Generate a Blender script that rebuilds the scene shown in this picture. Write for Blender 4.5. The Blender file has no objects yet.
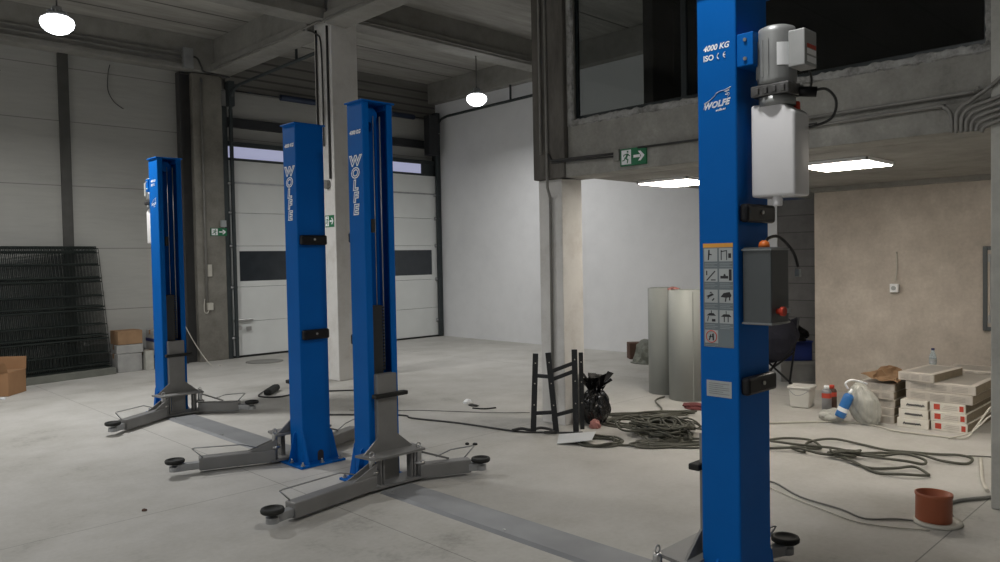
import bpy, bmesh, math, random
from mathutils import Vector, Matrix
random.seed(7)
V = Vector
C = bpy.context.scene.collection
SC = bpy.context.scene

# ------------------------------------------------------------------ materials
def newmat(name):
    m = bpy.data.materials.new(name); m.use_nodes = True
    nt = m.node_tree; b = nt.nodes['Principled BSDF']
    return m, nt, b

def solid(name, col, rough=0.6, metal=0.0, spec=0.5, var=0.12, scale=6.0, bump=0.0, bscale=60.0):
    m, nt, b = newmat(name)
    b.inputs['Roughness'].default_value = rough
    b.inputs['Metallic'].default_value = metal
    b.inputs['Specular IOR Level'].default_value = spec
    tc = nt.nodes.new('ShaderNodeTexCoord')
    n = nt.nodes.new('ShaderNodeTexNoise'); n.inputs['Scale'].default_value = scale; n.inputs['Detail'].default_value = 5
    nt.links.new(tc.outputs['Object'], n.inputs['Vector'])
    r = nt.nodes.new('ShaderNodeValToRGB')
    r.color_ramp.elements[0].position = .3; r.color_ramp.elements[1].position = .7
    r.color_ramp.elements[0].color = (*[c*(1-var) for c in col], 1)
    r.color_ramp.elements[1].color = (*[min(1, c*(1+var)) for c in col], 1)
    nt.links.new(n.outputs['Fac'], r.inputs['Fac']); nt.links.new(r.outputs['Color'], b.inputs['Base Color'])
    if bump:
        n2 = nt.nodes.new('ShaderNodeTexNoise'); n2.inputs['Scale'].default_value = bscale; n2.inputs['Detail'].default_value = 4
        nt.links.new(tc.outputs['Object'], n2.inputs['Vector'])
        bp = nt.nodes.new('ShaderNodeBump'); bp.inputs['Strength'].default_value = bump; bp.inputs['Distance'].default_value = .01
        nt.links.new(n2.outputs['Fac'], bp.inputs['Height']); nt.links.new(bp.outputs['Normal'], b.inputs['Normal'])
    return m

def emit(name, col, s):
    m, nt, b = newmat(name)
    b.inputs['Base Color'].default_value = (*col, 1)
    b.inputs['Emission Color'].default_value = (*col, 1); b.inputs['Emission Strength'].default_value = s
    return m

def layered(name, stops, scales=(0.7, 5.0, 40.0), rough=.8, bump=.25, stretch=(1, 1, 1), bd=.01):
    """patchy material: colours mixed by a sum of large, middle and small noise"""
    m, nt, b = newmat(name); N, L = nt.nodes, nt.links
    b.inputs['Roughness'].default_value = rough
    g = N.new('ShaderNodeNewGeometry')
    mp = N.new('ShaderNodeMapping'); mp.inputs['Scale'].default_value = stretch; L.new(g.outputs['Position'], mp.inputs['Vector'])
    acc = None
    for s, w in zip(scales, (.55, .3, .15)):
        n = N.new('ShaderNodeTexNoise'); n.inputs['Scale'].default_value = s; n.inputs['Detail'].default_value = 6; n.inputs['Roughness'].default_value = .6
        L.new(mp.outputs[0], n.inputs['Vector'])
        mu = N.new('ShaderNodeMath'); mu.operation = 'MULTIPLY_ADD'; mu.inputs[1].default_value = w
        L.new(n.outputs['Fac'], mu.inputs[0])
        if acc: L.new(acc.outputs[0], mu.inputs[2])
        else: mu.inputs[2].default_value = 0
        acc = mu
    r = N.new('ShaderNodeValToRGB'); e = r.color_ramp.elements
    while len(e) < len(stops): e.new(.5)
    for k, (p, c) in enumerate(stops): e[k].position = p; e[k].color = (*c, 1)
    L.new(acc.outputs[0], r.inputs['Fac']); L.new(r.outputs['Color'], b.inputs['Base Color'])
    if bump:
        bp = N.new('ShaderNodeBump'); bp.inputs['Strength'].default_value = bump; bp.inputs['Distance'].default_value = bd
        L.new(acc.outputs[0], bp.inputs['Height']); L.new(bp.outputs['Normal'], b.inputs['Normal'])
    return m, nt, b, r, g

def line_mask(nt, src, axis, pos, half):
    N, L = nt.nodes, nt.links
    s = N.new('ShaderNodeSeparateXYZ'); L.new(src, s.inputs[0])
    a = N.new('ShaderNodeMath'); a.operation = 'SUBTRACT'; L.new(s.outputs[axis], a.inputs[0]); a.inputs[1].default_value = pos
    b = N.new('ShaderNodeMath'); b.operation = 'ABSOLUTE'; L.new(a.outputs[0], b.inputs[0])
    c = N.new('ShaderNodeMath'); c.operation = 'LESS_THAN'; L.new(b.outputs[0], c.inputs[0]); c.inputs[1].default_value = half
    return c.outputs[0]

def add_lines(nt, b, ramp, geo, lines, col, fac=.6):
    N, L = nt.nodes, nt.links
    acc = None
    for axis, pos, half in lines:
        o = line_mask(nt, geo.outputs['Position'], axis, pos, half)
        if acc is None: acc = o
        else:
            mx = N.new('ShaderNodeMath'); mx.operation = 'MAXIMUM'; L.new(acc, mx.inputs[0]); L.new(o, mx.inputs[1]); acc = mx.outputs[0]
    mm = N.new('ShaderNodeMath'); mm.operation = 'MULTIPLY'; L.new(acc, mm.inputs[0]); mm.inputs[1].default_value = fac
    mix = N.new('ShaderNodeMix'); mix.data_type = 'RGBA'
    L.new(mm.outputs[0], mix.inputs[0]); L.new(ramp.outputs['Color'], mix.inputs[6]); mix.inputs[7].default_value = (*col, 1)
    L.new(mix.outputs[2], b.inputs['Base Color'])

M = {}
def g3(v, t=(0, 0, 0)): return (v+t[0], v+t[1], v+t[2])
# floor: pale dusty concrete with stains and saw-cut joints
m, nt, b, r, g = layered('floor_concrete', [(.34, (.27, .26, .24)), (.43, (.43, .42, .39)), (.54, (.51, .50, .475)), (.66, (.58, .565, .54))], (0.45, 2.6, 30), rough=.62, bump=.12, bd=.004)
add_lines(nt, b, r, g, [(1, 1.33, .004), (0, 2.72, .003), (1, 5.15, .003), (1, 10.8, .004), (0, 8.4, .004)], (.14, .135, .13), .75)
M['floor'] = m
m, nt, b, r, g = layered('ceiling_concrete', [(.38, (.21, .205, .19)), (.5, (.33, .32, .295)), (.62, (.44, .43, .40))], (0.8, 4, 25), bump=.3, stretch=(.25, 1.6, 1))
add_lines(nt, b, r, g, [(1, y, .02) for y in (-2.1, -.9, .3, 1.5, 2.7, 3.9, 5.1, 6.3, 7.5, 10.3, 11.2, 11.9)], (.05, .05, .045), .85)
M['ceiling'] = m
M['concrete'] = layered('raw_concrete', [(.34, (.15, .147, .135)), (.45, (.26, .255, .235)), (.55, (.33, .325, .30)), (.66, (.46, .45, .42))], (1.1, 6, 40), bump=.4)[0]
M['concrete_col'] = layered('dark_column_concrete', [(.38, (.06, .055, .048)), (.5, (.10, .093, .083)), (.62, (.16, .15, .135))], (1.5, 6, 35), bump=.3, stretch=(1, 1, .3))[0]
M['concrete_dark'] = layered('dark_concrete', [(.38, (.15, .14, .12)), (.5, (.21, .2, .175)), (.62, (.27, .26, .23))], (.9, 5, 35), bump=.3)[0]
M['pillar'] = layered('pale_pillar_concrete', [(.36, (.34, .34, .31)), (.5, (.45, .45, .42)), (.66, (.54, .54, .50))], (1.2, 6, 40), bump=.25)[0]
M['beam'] = layered('beam_concrete', [(.36, (.20, .195, .18)), (.5, (.27, .265, .245)), (.66, (.34, .33, .31))], (1.2, 6, 40), bump=.25)[0]
M['white_wall'] = layered('white_paint_wall', [(.36, (.76, .77, .79)), (.5, (.81, .82, .84)), (.66, (.85, .86, .88))], (.6, 4, 50), rough=.75, bump=.08)[0]
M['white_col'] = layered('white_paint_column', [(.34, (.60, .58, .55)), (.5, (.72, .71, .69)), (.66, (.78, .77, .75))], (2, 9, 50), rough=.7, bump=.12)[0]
m, nt, b, r, g = layered('panel_wall', [(.36, (.34, .34, .32)), (.5, (.38, .38, .36)), (.66, (.41, .41, .385))], (.5, 4, 40), rough=.6, bump=.06, stretch=(.6, 1, 5))
add_lines(nt, b, r, g, [(2, z, .006) for z in (.95, 1.9, 2.84, 3.8, 4.6)], (.16, .16, .15), .8)
M['panel_wall'] = m
m, nt, b, r, g = layered('rib_wall', [(.4, (.13, .127, .115)), (.5, (.17, .165, .15)), (.62, (.20, .195, .18))], (.8, 4, 30), bump=.2, stretch=(.3, 1, 3))
add_lines(nt, b, r, g, [(2, z, .018) for z in (4.72, 4.86, 5.0, 5.17)], (.06, .058, .055), .8)
M['rib_wall'] = m
M['plaster'] = layered('grey_plaster', [(.33, (.30, .27, .235)), (.43, (.43, .385, .335)), (.53, (.54, .485, .425)), (.64, (.68, .62, .55))], (0.75, 3.2, 30), rough=.9, bump=.25)[0]
m, nt, b, r, g = layered('block_wall', [(.38, (.13, .125, .12)), (.5, (.16, .155, .15)), (.62, (.19, .185, .18))], (1.5, 7, 60), bump=.3)
add_lines(nt, b, r, g, [(2, .24*k, .007) for k in range(1, 10)], (.08, .077, .073), .8)
M['blocks'] = m
def metal(name, col, rough=.45, met=.5, var=.15, sc=8): return solid(name, col, rough, met, .5, var, sc)
M['blue'] = solid('blue_powder_coat', (.0002, .114, .44), .5, 0, .12, .05, 3)
M['blue_in'] = M['blue']
M['grey_steel'] = solid('grey_painted_steel', (.21, .21, .207), .5, .1, .5, .1, 5)
M['steel'] = metal('bare_steel', (.5, .5, .5), .3, .9)
M['galv'] = metal('galvanised_steel', (.36, .37, .38), .45, .5)
M['plate'] = solid('grey_cover_plate', (.275, .285, .30), .5, .25, .5, .12, 3)
M['rubber'] = solid('black_rubber', (.012, .013, .012), .65, 0, .4)
M['rubber_g'] = solid('dark_green_rubber', (.012, .03, .018), .6, 0, .4)
M['black'] = solid('black_plastic', (.006, .006, .008), .4, 0, .3)
M['darkin'] = solid('dark_steel', (.03, .032, .035), .5, .3)
M['motor'] = solid('motor_grey', (.30, .31, .31), .42, .3)
M['valve'] = solid('cast_valve_metal', (.16, .16, .16), .3, .7, .5, .3, 30)
M['jbox'] = solid('junction_grey', (.36, .37, .37), .45, .1)
M['tank'] = solid('white_poly_tank', (.78, .78, .80), .35, 0, .5, .02)
M['ctrl'] = solid('control_box_grey', (.075, .085, .09), .45, .1, .5, .06)
M['ctrl_edge'] = solid('control_box_edge', (.2, .215, .22), .4, .2)
M['red'] = solid('red_plastic', (.55, .045, .02), .4)
M['orange'] = solid('orange_plastic', (.75, .18, .03), .4)
M['white'] = solid('white_print', (.93, .95, .97), .5, 0, .3, .02)
M['sticker'] = solid('grey_sticker', (.17, .205, .225), .55, 0, .3, .04)
M['ink'] = solid('black_ink', (.02, .02, .025), .6)
M['stk_or'] = solid('orange_print', (.75, .36, .06), .6)
M['label'] = solid('silver_label', (.42, .45, .46), .5, .1, .4, .06)
M['teal_frame'] = solid('dark_teal_steel', (.045, .055, .058), .5, .3)
M['steel_col'] = solid('dark_grey_steel_column', (.075, .075, .07), .55, .1)
M['navy'] = solid('navy_shaft_cover', (.03, .045, .085), .5, .2)
M['door_panel'] = solid('pale_door_panel', (.72, .74, .73), .5, 0, .4, .04, 2)
M['door_win'] = solid('dark_door_glazing', (.035, .042, .05), .15, 0, .6)
M['seal'] = M['rubber']
M['green'] = solid('exit_green', (.01, .17, .07), .5)
M['conduit'] = solid('grey_conduit', (.24, .235, .22), .5, .1)
M['conduit_d'] = solid('dark_conduit', (.05, .05, .05), .5, .2)
M['foam'] = layered('mortar_foam_edge', [(.35, (.10, .10, .095)), (.5, (.33, .33, .32)), (.65, (.5, .5, .5))], (6, 22, 70), bump=.9, bd=.02)[0]
M['frame_dark'] = solid('anthracite_frame', (.02, .027, .03), .4, .1)
M['blackroom'] = solid('unlit_room_plaster', (.05, .05, .05), .9)  # the room's lack of light is put into this dark colour
M['cable_g'] = solid('olive_grey_cable', (.085, .085, .065), .55)
M['cable_b'] = solid('black_cable', (.03, .03, .03), .5)
M['cable_w'] = solid('white_cable', (.55, .53, .47), .6)
M['cable_grey'] = solid('grey_cable', (.2, .2, .19), .6)
M['roll'] = solid('grey_membrane', (.30, .315, .30), .55, 0, .4, .06, 2)
M['card'] = solid('cardboard', (.30, .17, .09), .85, 0, .2, .1, 4, .1)
M['card_b'] = solid('brown_cardboard', (.30, .19, .11), .85, 0, .2, .15, 7, .2)
M['pack'] = solid('flooring_pack_print', (.58, .54, .49), .55, 0, .4, .08, 9)
M['pack_w'] = solid('flooring_pack_white', (.80, .77, .70), .5, 0, .4, .05, 9)
M['pack_end'] = solid('flooring_pack_end', (.27, .23, .17), .8, 0, .2, .1, 20)
M['pack_top'] = solid('flooring_pack_sheet', (.35, .33, .30), .4, 0, .5, .08, 5)
M['print_red'] = solid('red_print', (.55, .07, .04), .55)
M['bag_bk'] = solid('black_bin_bag', (.008, .008, .009), .22, 0, .7, .1, 8)
M['bag_cl'] = solid('clear_plastic_bag', (.45, .45, .41), .3, 0, .6, .12, 12)
M['bag_gr'] = solid('grey_green_sheet', (.17, .18, .155), .6, 0, .4, .15, 9)
M['brick'] = solid('brown_block', (.12, .075, .06), .85, 0, .2, .15, 12)
M['bucket'] = solid('white_bucket', (.62, .61, .57), .5, 0, .4, .04)
M['foamcan'] = solid('blue_can', (.03, .17, .48), .35, 0, .5)
M['can_grey'] = solid('grey_can', (.26, .26, .27), .4, .2)
M['paper'] = solid('white_paper', (.62, .64, .66), .7, 0, .3, .03)
M['rag'] = solid('red_rag', (.15, .04, .04), .9)
M['pink'] = solid('pink_wrapper', (.45, .2, .18), .6)
M['terracotta'] = solid('orange_brown_pvc', (.36, .105, .05), .45, 0, .45, .06)
M['fence'] = solid('dark_green_wire', (.008, .014, .012), .5, .1)
M['pallet'] = solid('grey_green_timber', (.15, .155, .135), .8)
M['strap_b'] = solid('navy_strap', (.02, .025, .12), .6)
M['navy_cloth'] = solid('navy_cloth', (.012, .013, .024), .85)
M['blue_crate'] = solid('blue_crate', (.02, .04, .20), .5)
M['skirt_grey'] = solid('pale_grey_box', (.34, .34, .33), .6)
M['lamp_on'] = emit('led_cool_white', (.95, .98, 1.0), 7)
M['panel_on'] = emit('led_panel_white', (1.0, .915, .80), 21)
M['dusk'] = emit('dusk_sky_glazing', (.42, .44, .62), .62)
m, nt, b = newmat('clear_glass')
N, L = nt.nodes, nt.links
tr = N.new('ShaderNodeBsdfTransparent'); tr.inputs[0].default_value = (.66, .68, .68, 1)
gl = N.new('ShaderNodeBsdfGlossy'); gl.inputs['Roughness'].default_value = .02
mx = N.new('ShaderNodeMixShader'); fr = N.new('ShaderNodeFresnel'); fr.inputs[0].default_value = 1.35
L.new(fr.outputs[0], mx.inputs[0]); L.new(tr.outputs[0], mx.inputs[1]); L.new(gl.outputs[0], mx.inputs[2])
L.new(mx.outputs[0], N['Material Output'].inputs['Surface'])
M['glass'] = m
m, nt, b = newmat('clear_bottle'); b.inputs['Base Color'].default_value = (.75, .88, .95, 1); b.inputs['Roughness'].default_value = .08
b.inputs['Transmission Weight'].default_value = .75; b.inputs['IOR'].default_value = 1.2
M['bottle'] = m

# ------------------------------------------------------------------ mesh helpers
def NB(): return bmesh.new()

def box(bm, x0, x1, y0, y1, z0, z1, bev=0.0, mat=None):
    r = bmesh.ops.create_cube(bm, size=1)
    vs = r['verts']
    T = Matrix.Translation(((x0+x1)/2, (y0+y1)/2, (z0+z1)/2)) @ Matrix.Diagonal((abs(x1-x0), abs(y1-y0), abs(z1-z0), 1))
    if mat is not None: T = mat @ T
    bmesh.ops.transform(bm, matrix=T, verts=vs)
    if bev > 0:
        es = {e for v in vs for e in v.link_edges}
        bmesh.ops.bevel(bm, geom=list(es), offset=bev, segments=2, affect='EDGES', profile=.5)
    return bm

def frame_of(d, up=V((0, 0, 1))):
    d = V(d).normalized()
    if abs(d.dot(up)) > .98: up = V((0, 1, 0))
    s = up.cross(d).normalized(); u = d.cross(s)
    return Matrix((d, s, u)).transposed()      # columns: along, side, up

def bar(bm, p, q, w, h, bev=0.0, up=V((0, 0, 1))):
    """rectangular bar from p to q, w wide sideways, h high"""
    p, q = V(p), V(q)
    R = frame_of(q-p, up).to_4x4()
    T = Matrix.Translation((p+q)/2) @ R
    return box(bm, -(q-p).length/2, (q-p).length/2, -w/2, w/2, -h/2, h/2, bev, T)

def prism(bm, pts, d):
    """closed polygon pts extruded by vector d"""
    d = V(d)
    a = [bm.verts.new(V(p)) for p in pts]; b = [bm.verts.new(V(p)+d) for p in pts]
    fs = [bm.faces.new(a), bm.faces.new(b[::-1])]
    n = len(pts)
    for i in range(n): fs.append(bm.faces.new((a[i], b[i], b[(i+1) % n], a[(i+1) % n])))
    bmesh.ops.recalc_face_normals(bm, faces=fs)
    return bm

def poly(bm, pts):
    return bm.faces.new([bm.verts.new(V(p)) for p in pts])

def smooth_path(pts, sub=6, closed=False):
    P = [V(p) for p in pts]; out = []; n = len(P)
    rng = n if closed else n-1
    for i in range(rng):
        if closed: a, b, c, d = P[(i-1) % n], P[i], P[(i+1) % n], P[(i+2) % n]
        else: a, b, c, d = P[max(i-1, 0)], P[i], P[i+1], P[min(i+2, n-1)]
        for k in range(sub):
            t = k/sub
            out.append(.5*((2*b)+(c-a)*t+(2*a-5*b+4*c-d)*t*t+(3*b-a-3*c+d)*t**3))
    if not closed: out.append(P[-1])
    return out

def tube(bm, pts, r, seg=8, smooth=0, closed=False, flat=1.0):
    P = smooth_path(pts, smooth, closed) if smooth else [V(p) for p in pts]
    rings = []; up = None
    n = len(P)
    for i in range(n):
        if closed: d = P[(i+1) % n]-P[i-1]
        else: d = P[min(i+1, n-1)]-P[max(i-1, 0)]
        if d.length < 1e-9: d = V((1, 0, 0))
        d.normalize()
        if up is None: up = V((0, 0, 1)) if abs(d.z) < .95 else V((1, 0, 0))
        s = d.cross(up)
        if s.length < 1e-4: s = d.orthogonal()
        s.normalize(); u = s.cross(d).normalized(); up = u
        rings.append([bm.verts.new(P[i]+(s*math.cos(a)+u*math.sin(a)*flat)*r) for a in (2*math.pi*k/seg for k in range(seg))])
    for i in range(n if closed else n-1):
        A, B = rings[i], rings[(i+1) % n]
        for k in range(seg):
            f = bm.faces.new((A[k], A[(k+1) % seg], B[(k+1) % seg], B[k])); f.smooth = True
    if not closed:
        bm.faces.new(rings[0][::-1]); bm.faces.new(rings[-1])
    return bm

def lathe(bm, prof, seg=24, mat=None, caps=True):
    """prof: list of (radius, z) from bottom to top about the z axis"""
    rings = []
    for r, z in prof:
        if r < 1e-6: rings.append([bm.verts.new((0, 0, z))])
        else: rings.append([bm.verts.new((r*math.cos(2*math.pi*k/seg), r*math.sin(2*math.pi*k/seg), z)) for k in range(seg)])
    for A, B in zip(rings, rings[1:]):
        for k in range(seg):
            k2 = (k+1) % seg
            if len(A) == 1 and len(B) == 1: continue
            if len(A) == 1: f = bm.faces.new((A[0], B[k2], B[k]))
            elif len(B) == 1: f = bm.faces.new((A[k], A[k2], B[0]))
            else: f = bm.faces.new((A[k], A[k2], B[k2], B[k]))
            f.smooth = True
    if caps:
        if len(rings[0]) > 1: bm.faces.new(rings[0][::-1])
        if len(rings[-1]) > 1: bm.faces.new(rings[-1])
    vs = [v for R in rings for v in R]
    if mat is not None: bmesh.ops.transform(bm, matrix=mat, verts=vs)
    return bm

def T3(x, y, z, rx=0, ry=0, rz=0):
    return Matrix.Translation((x, y, z)) @ Matrix.Rotation(rz, 4, 'Z') @ Matrix.Rotation(ry, 4, 'Y') @ Matrix.Rotation(rx, 4, 'X')

def cyl(bm, p, q, r, seg=16): return tube(bm, [p, q], r, seg)

def text(bm, s, size, org, ux, uy, off=0.0, shear=0.0, align='LEFT', bold=0.0, spacing=1.0):
    cu = bpy.data.curves.new('lettering', 'FONT'); cu.body = s; cu.size = size; cu.align_x = align
    cu.shear = shear; cu.offset = bold; cu.resolution_u = 3; cu.space_character = spacing
    ob = bpy.data.objects.new('lettering', cu); C.objects.link(ob)
    bpy.context.view_layer.update()
    me = ob.to_mesh()
    ux, uy = V(ux), V(uy); nz = ux.cross(uy)
    R = Matrix((ux, uy, nz)).transposed().to_4x4()
    T = Matrix.Translation(V(org)+nz*off) @ R
    b2 = bmesh.new(); b2.from_mesh(me); ob.to_mesh_clear()
    bmesh.ops.transform(b2, matrix=T, verts=b2.verts)
    tmp = bpy.data.meshes.new('t'); b2.to_mesh(tmp); b2.free(); bm.from_mesh(tmp)
    bpy.data.meshes.remove(tmp); bpy.data.objects.remove(ob); bpy.data.curves.remove(cu)
    return bm

# ------------------------------------------------------------------ object helpers
def root_loc(o):
    p = V((0, 0, 0))
    while o is not None: p += o.location; o = o.parent
    return p

def obj(name, bm, mat, parent=None, label=None):
    """world-space bmesh -> one mesh object"""
    if parent is not None: off = root_loc(parent); loc = V((0, 0, 0))
    else:
        xs = [v.co for v in bm.verts]
        lo = V([min(c[i] for c in xs) for i in range(3)]); hi = V([max(c[i] for c in xs) for i in range(3)])
        off = V(((lo.x+hi.x)/2, (lo.y+hi.y)/2, lo.z)); loc = off
    bmesh.ops.translate(bm, vec=-off, verts=bm.verts)
    me = bpy.data.meshes.new(name); bm.to_mesh(me); bm.free()
    mats = mat if isinstance(mat, (list, tuple)) else [mat]
    for q in mats: me.materials.append(q)
    o = bpy.data.objects.new(name, me); C.objects.link(o); o.location = loc; o.parent = parent
    if label: o['label'] = label
    return o

def thing(name, label, cat, loc, group=None):
    o = bpy.data.objects.new(name, None); C.objects.link(o); o.location = loc; o.empty_display_size = .1
    o['label'] = label; o['category'] = cat
    if group: o['group'] = group
    return o

def tag(o, label, cat, group=None, kind=None):
    o['label'] = label; o['category'] = cat
    if group: o['group'] = group
    if kind: o['kind'] = kind
    return o

def struct(name, bm, mat, parent=None, label=None):
    o = obj(name, bm, mat, parent, label)
    if parent is None: o['kind'] = 'structure'
    return o

def dup(root, loc, label, group=None):
    r = root.copy(); C.objects.link(r); r.location = loc; r['label'] = label
    if group: r['group'] = group
    for ch in list(root.children):
        c = ch.copy(); C.objects.link(c); c.parent = r
        for gch in ch.children:
            d = gch.copy(); C.objects.link(d); d.parent = c
    return r

# ------------------------------------------------------------------ camera
cam = bpy.data.cameras.new('camera'); co = bpy.data.objects.new('camera', cam); C.objects.link(co)
FOC, ROLL, PITCH, HGT, AZ = 765., .0185, .0286, 1.62, math.radians(45.7)
f0 = V((math.cos(AZ), math.sin(AZ), 0)); r0 = V((math.sin(AZ), -math.cos(AZ), 0)); u0 = V((0, 0, 1))
fw = f0*math.cos(PITCH)-u0*math.sin(PITCH); up = u0*math.cos(PITCH)+f0*math.sin(PITCH)
rt = r0*math.cos(ROLL)-up*math.sin(ROLL); up = up*math.cos(ROLL)+r0*math.sin(ROLL)
co.matrix_world = Matrix.Translation((0, 0, HGT)) @ Matrix((rt, up, -fw)).transposed().to_4x4()
cam.sensor_width = 36; cam.lens = FOC*36/1000; cam.clip_start = .05; cam.clip_end = 100
SC.camera = co

# ------------------------------------------------------------------ shell
X0, X1, Y0, Y1, ZC = -6.0, 10.55, -6.0, 12.75, 5.35
bm = NB(); box(bm, X0-.2, 13, Y0-.2, 13.2, -.2, 0); struct('floor', bm, M['floor'])
bm = NB(); box(bm, X0-.2, 13, Y0-.2, 13.2, ZC, ZC+.2); struct('ceiling', bm, M['ceiling'])
bm = NB(); box(bm, X0, 5.90, Y1, Y1+.2, 0, ZC); struct('wall_left', bm, M['panel_wall'])
bm = NB(); box(bm, 5.90, 10.75, Y1, Y1+.2, 3.72, 4.62); struct('wall_left_lintel', bm, M['panel_wall'])
bm = NB(); box(bm, 5.90, 10.75, Y1-.05, Y1+.2, 4.62, ZC); struct('wall_left_ribbed', bm, M['rib_wall'])
bm = NB(); box(bm, 10.55, 10.75, 5.09, Y1+.2, 0, ZC); struct('wall_right', bm, M['white_wall'])
bm = NB(); box(bm, 10.56, 10.76, Y0, 5.09, 0, 2.38); struct('wall_right_blocks', bm, M['blocks'])
bm = NB(); box(bm, 9.0, 9.2, Y0, 3.88, 0, 2.38); struct('wall_right_plaster', bm, M['plaster'])
bm = NB(); box(bm, X0-.2, X0, Y0, Y1, 0, ZC); struct('wall_back', bm, M['white_wall'])
bm = NB(); box(bm, X0, 11, Y0-.2, Y0, 0, ZC); struct('wall_front', bm, M['white_wall'])
bm = NB(); box(bm, 8.86, 9.0, Y0, 3.86, 2.33, 2.38, .004); struct('trim_1', bm, M['beam'])

# mezzanine: front beam, underside slab, upper wall round the window, dark room behind the glass
bm = NB()
box(bm, 5.55, 5.85, Y0, 4.73, 2.56, 2.86)
struct('mezzanine_beam', bm, M['concrete'])
bm = NB(); box(bm, 5.52, 5.85, Y0, 4.84, 2.38, 2.56, .006); struct('mezzanine_beam_lower', bm, M['concrete'])
bm = NB(); box(bm, 5.85, 10.55, Y0, 4.66, 2.38, 2.62); struct('mezzanine_slab', bm, M['beam'])
bm = NB(); box(bm, 5.55, 5.64, 4.68, 4.74, 2.86, 4.78); box(bm, 5.55, 5.85, Y0, 1.27, 2.86, 4.78); box(bm, 5.55, 5.85, 1.27, 4.70, 4.55, 4.78)
struct('wall_mezzanine', bm, M['concrete'])
# rough mortar / foam border round the opening
bm = NB(); rnd = random.Random(3)
def rough_strip(bm, p, q, w, t, n):
    p, q = V(p), V(q); d = (q-p)/n; side = V((0, 0, 1)) if abs((q-p).z) < .1 else V((0, 1, 0))
    prev = None
    for i in range(n+1):
        c = p+d*i; a = w*(.5+rnd.uniform(-.14, .14)); b_ = w*(.5+rnd.uniform(-.14, .14)); tt = t+rnd.uniform(-.006, .006)
        R = [bm.verts.new(c+side*a), bm.verts.new(c+side*a*.7-V((tt, 0, 0))), bm.verts.new(c-side*b_*.7-V((tt, 0, 0))), bm.verts.new(c-side*b_)]
        if prev:
            for k in range(3): bm.faces.new((prev[k], prev[k+1], R[k+1], R[k]))
        prev = R
rough_strip(bm, (5.55, 4.72, 2.885), (5.55, 1.27, 2.885), .06, .012, 120)
rough_strip(bm, (5.55, 4.685, 2.9), (5.55, 4.685, 4.55), .065, .02, 50)
rough_strip(bm, (5.55, 1.285, 2.9), (5.55, 1.285, 4.55), .05, .012, 50)
bmesh.ops.recalc_face_normals(bm, faces=bm.faces)
struct('trim_2', bm, M['foam'])
bm = NB()
for a, b_ in ((4.67, 4.645), (3.53, 3.50), (3.50, 3.48), (1.33, 1.30)): box(bm, 5.60, 5.635, b_, a, 2.92, 4.55, .004)
box(bm, 5.60, 5.67, 1.30, 4.66, 2.90, 2.95, .004); box(bm, 5.60, 5.67, 1.30, 4.66, 4.5, 4.55, .004)
w1 = struct('window_1', bm, M['frame_dark'])
bm = NB(); box(bm, 5.615, 5.62, 3.53, 4.645, 2.94, 4.52); obj('glass_pane', bm, M['glass'], w1)
bm = NB(); box(bm, 5.615, 5.62, 1.33, 3.48, 2.94, 4.52); obj('glass_pane', bm, M['glass'], w1)
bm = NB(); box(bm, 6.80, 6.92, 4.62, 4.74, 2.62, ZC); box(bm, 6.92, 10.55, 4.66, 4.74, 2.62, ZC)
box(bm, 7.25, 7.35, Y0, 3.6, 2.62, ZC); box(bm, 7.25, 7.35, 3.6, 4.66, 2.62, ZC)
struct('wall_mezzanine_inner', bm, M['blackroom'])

# columns
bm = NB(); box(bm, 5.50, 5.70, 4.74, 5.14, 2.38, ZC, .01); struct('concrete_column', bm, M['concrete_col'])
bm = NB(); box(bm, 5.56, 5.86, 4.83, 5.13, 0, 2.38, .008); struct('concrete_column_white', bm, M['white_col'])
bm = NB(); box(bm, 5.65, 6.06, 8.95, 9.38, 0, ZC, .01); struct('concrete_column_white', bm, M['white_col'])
bm = NB(); box(bm, 5.26, 5.76, 12.55, 12.80, 0, 4.78, .01); struct('concrete_column', bm, M['concrete_dark'])
bm = NB(); box(bm, 5.07, 5.26, 12.66, 12.80, 0, 4.76); box(bm, 5.05, 5.08, 12.56, 12.7, 0, 4.76); struct('concrete_column_recess', bm, M['conduit_d'])
bm = NB(); box(bm, 5.495, 5.95, .85, 1.27, 0, ZC, .01); struct('concrete_column', bm, M['pillar'])
# ceiling beams: stem with a wider foot
def tbeam(axis, c, a, b_, zb, w=.34, foot=.14, stem=.24):
    bm = NB()
    if axis == 'x':
        box(bm, a, b_, c-w/2, c+w/2, zb, zb+foot, .008); box(bm, a, b_, c-stem/2, c+stem/2, zb+foot, ZC)
    else:
        box(bm, c-w/2, c+w/2, a, b_, zb, zb+foot, .008); box(bm, c-stem/2, c+stem/2, a, b_, zb+foot, ZC)
    return bm
struct('concrete_beam', tbeam('x', 9.12, X0, 5.60, 4.86), M['beam'])
struct('concrete_beam', tbeam('x', 9.12, 6.06, 10.55, 4.90), M['beam'])
struct('concrete_beam', tbeam('y', 5.72, 9.38, 12.75, 4.80, .36), M['beam'])
struct('concrete_beam', tbeam('y', 5.72, 1.2, 8.95, 4.80, .36), M['beam'])
struct('concrete_beam', tbeam('x', 2.0, X0, 5.54, 4.86), M['beam'])
bm = NB(); box(bm, X0, 5.6, 12.45, 12.75, 4.80, ZC, .006); struct('concrete_beam', bm, M['beam'])
bm = NB(); box(bm, 10.35, 10.55, 4.74, 12.7, 4.93, ZC, .006); struct('concrete_beam', bm, M['beam'])
bm = NB(); box(bm, 3.33, 3.47, 12.70, 12.75, 0, 4.80, .004); struct('steel_column', bm, M['steel_col'])

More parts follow.
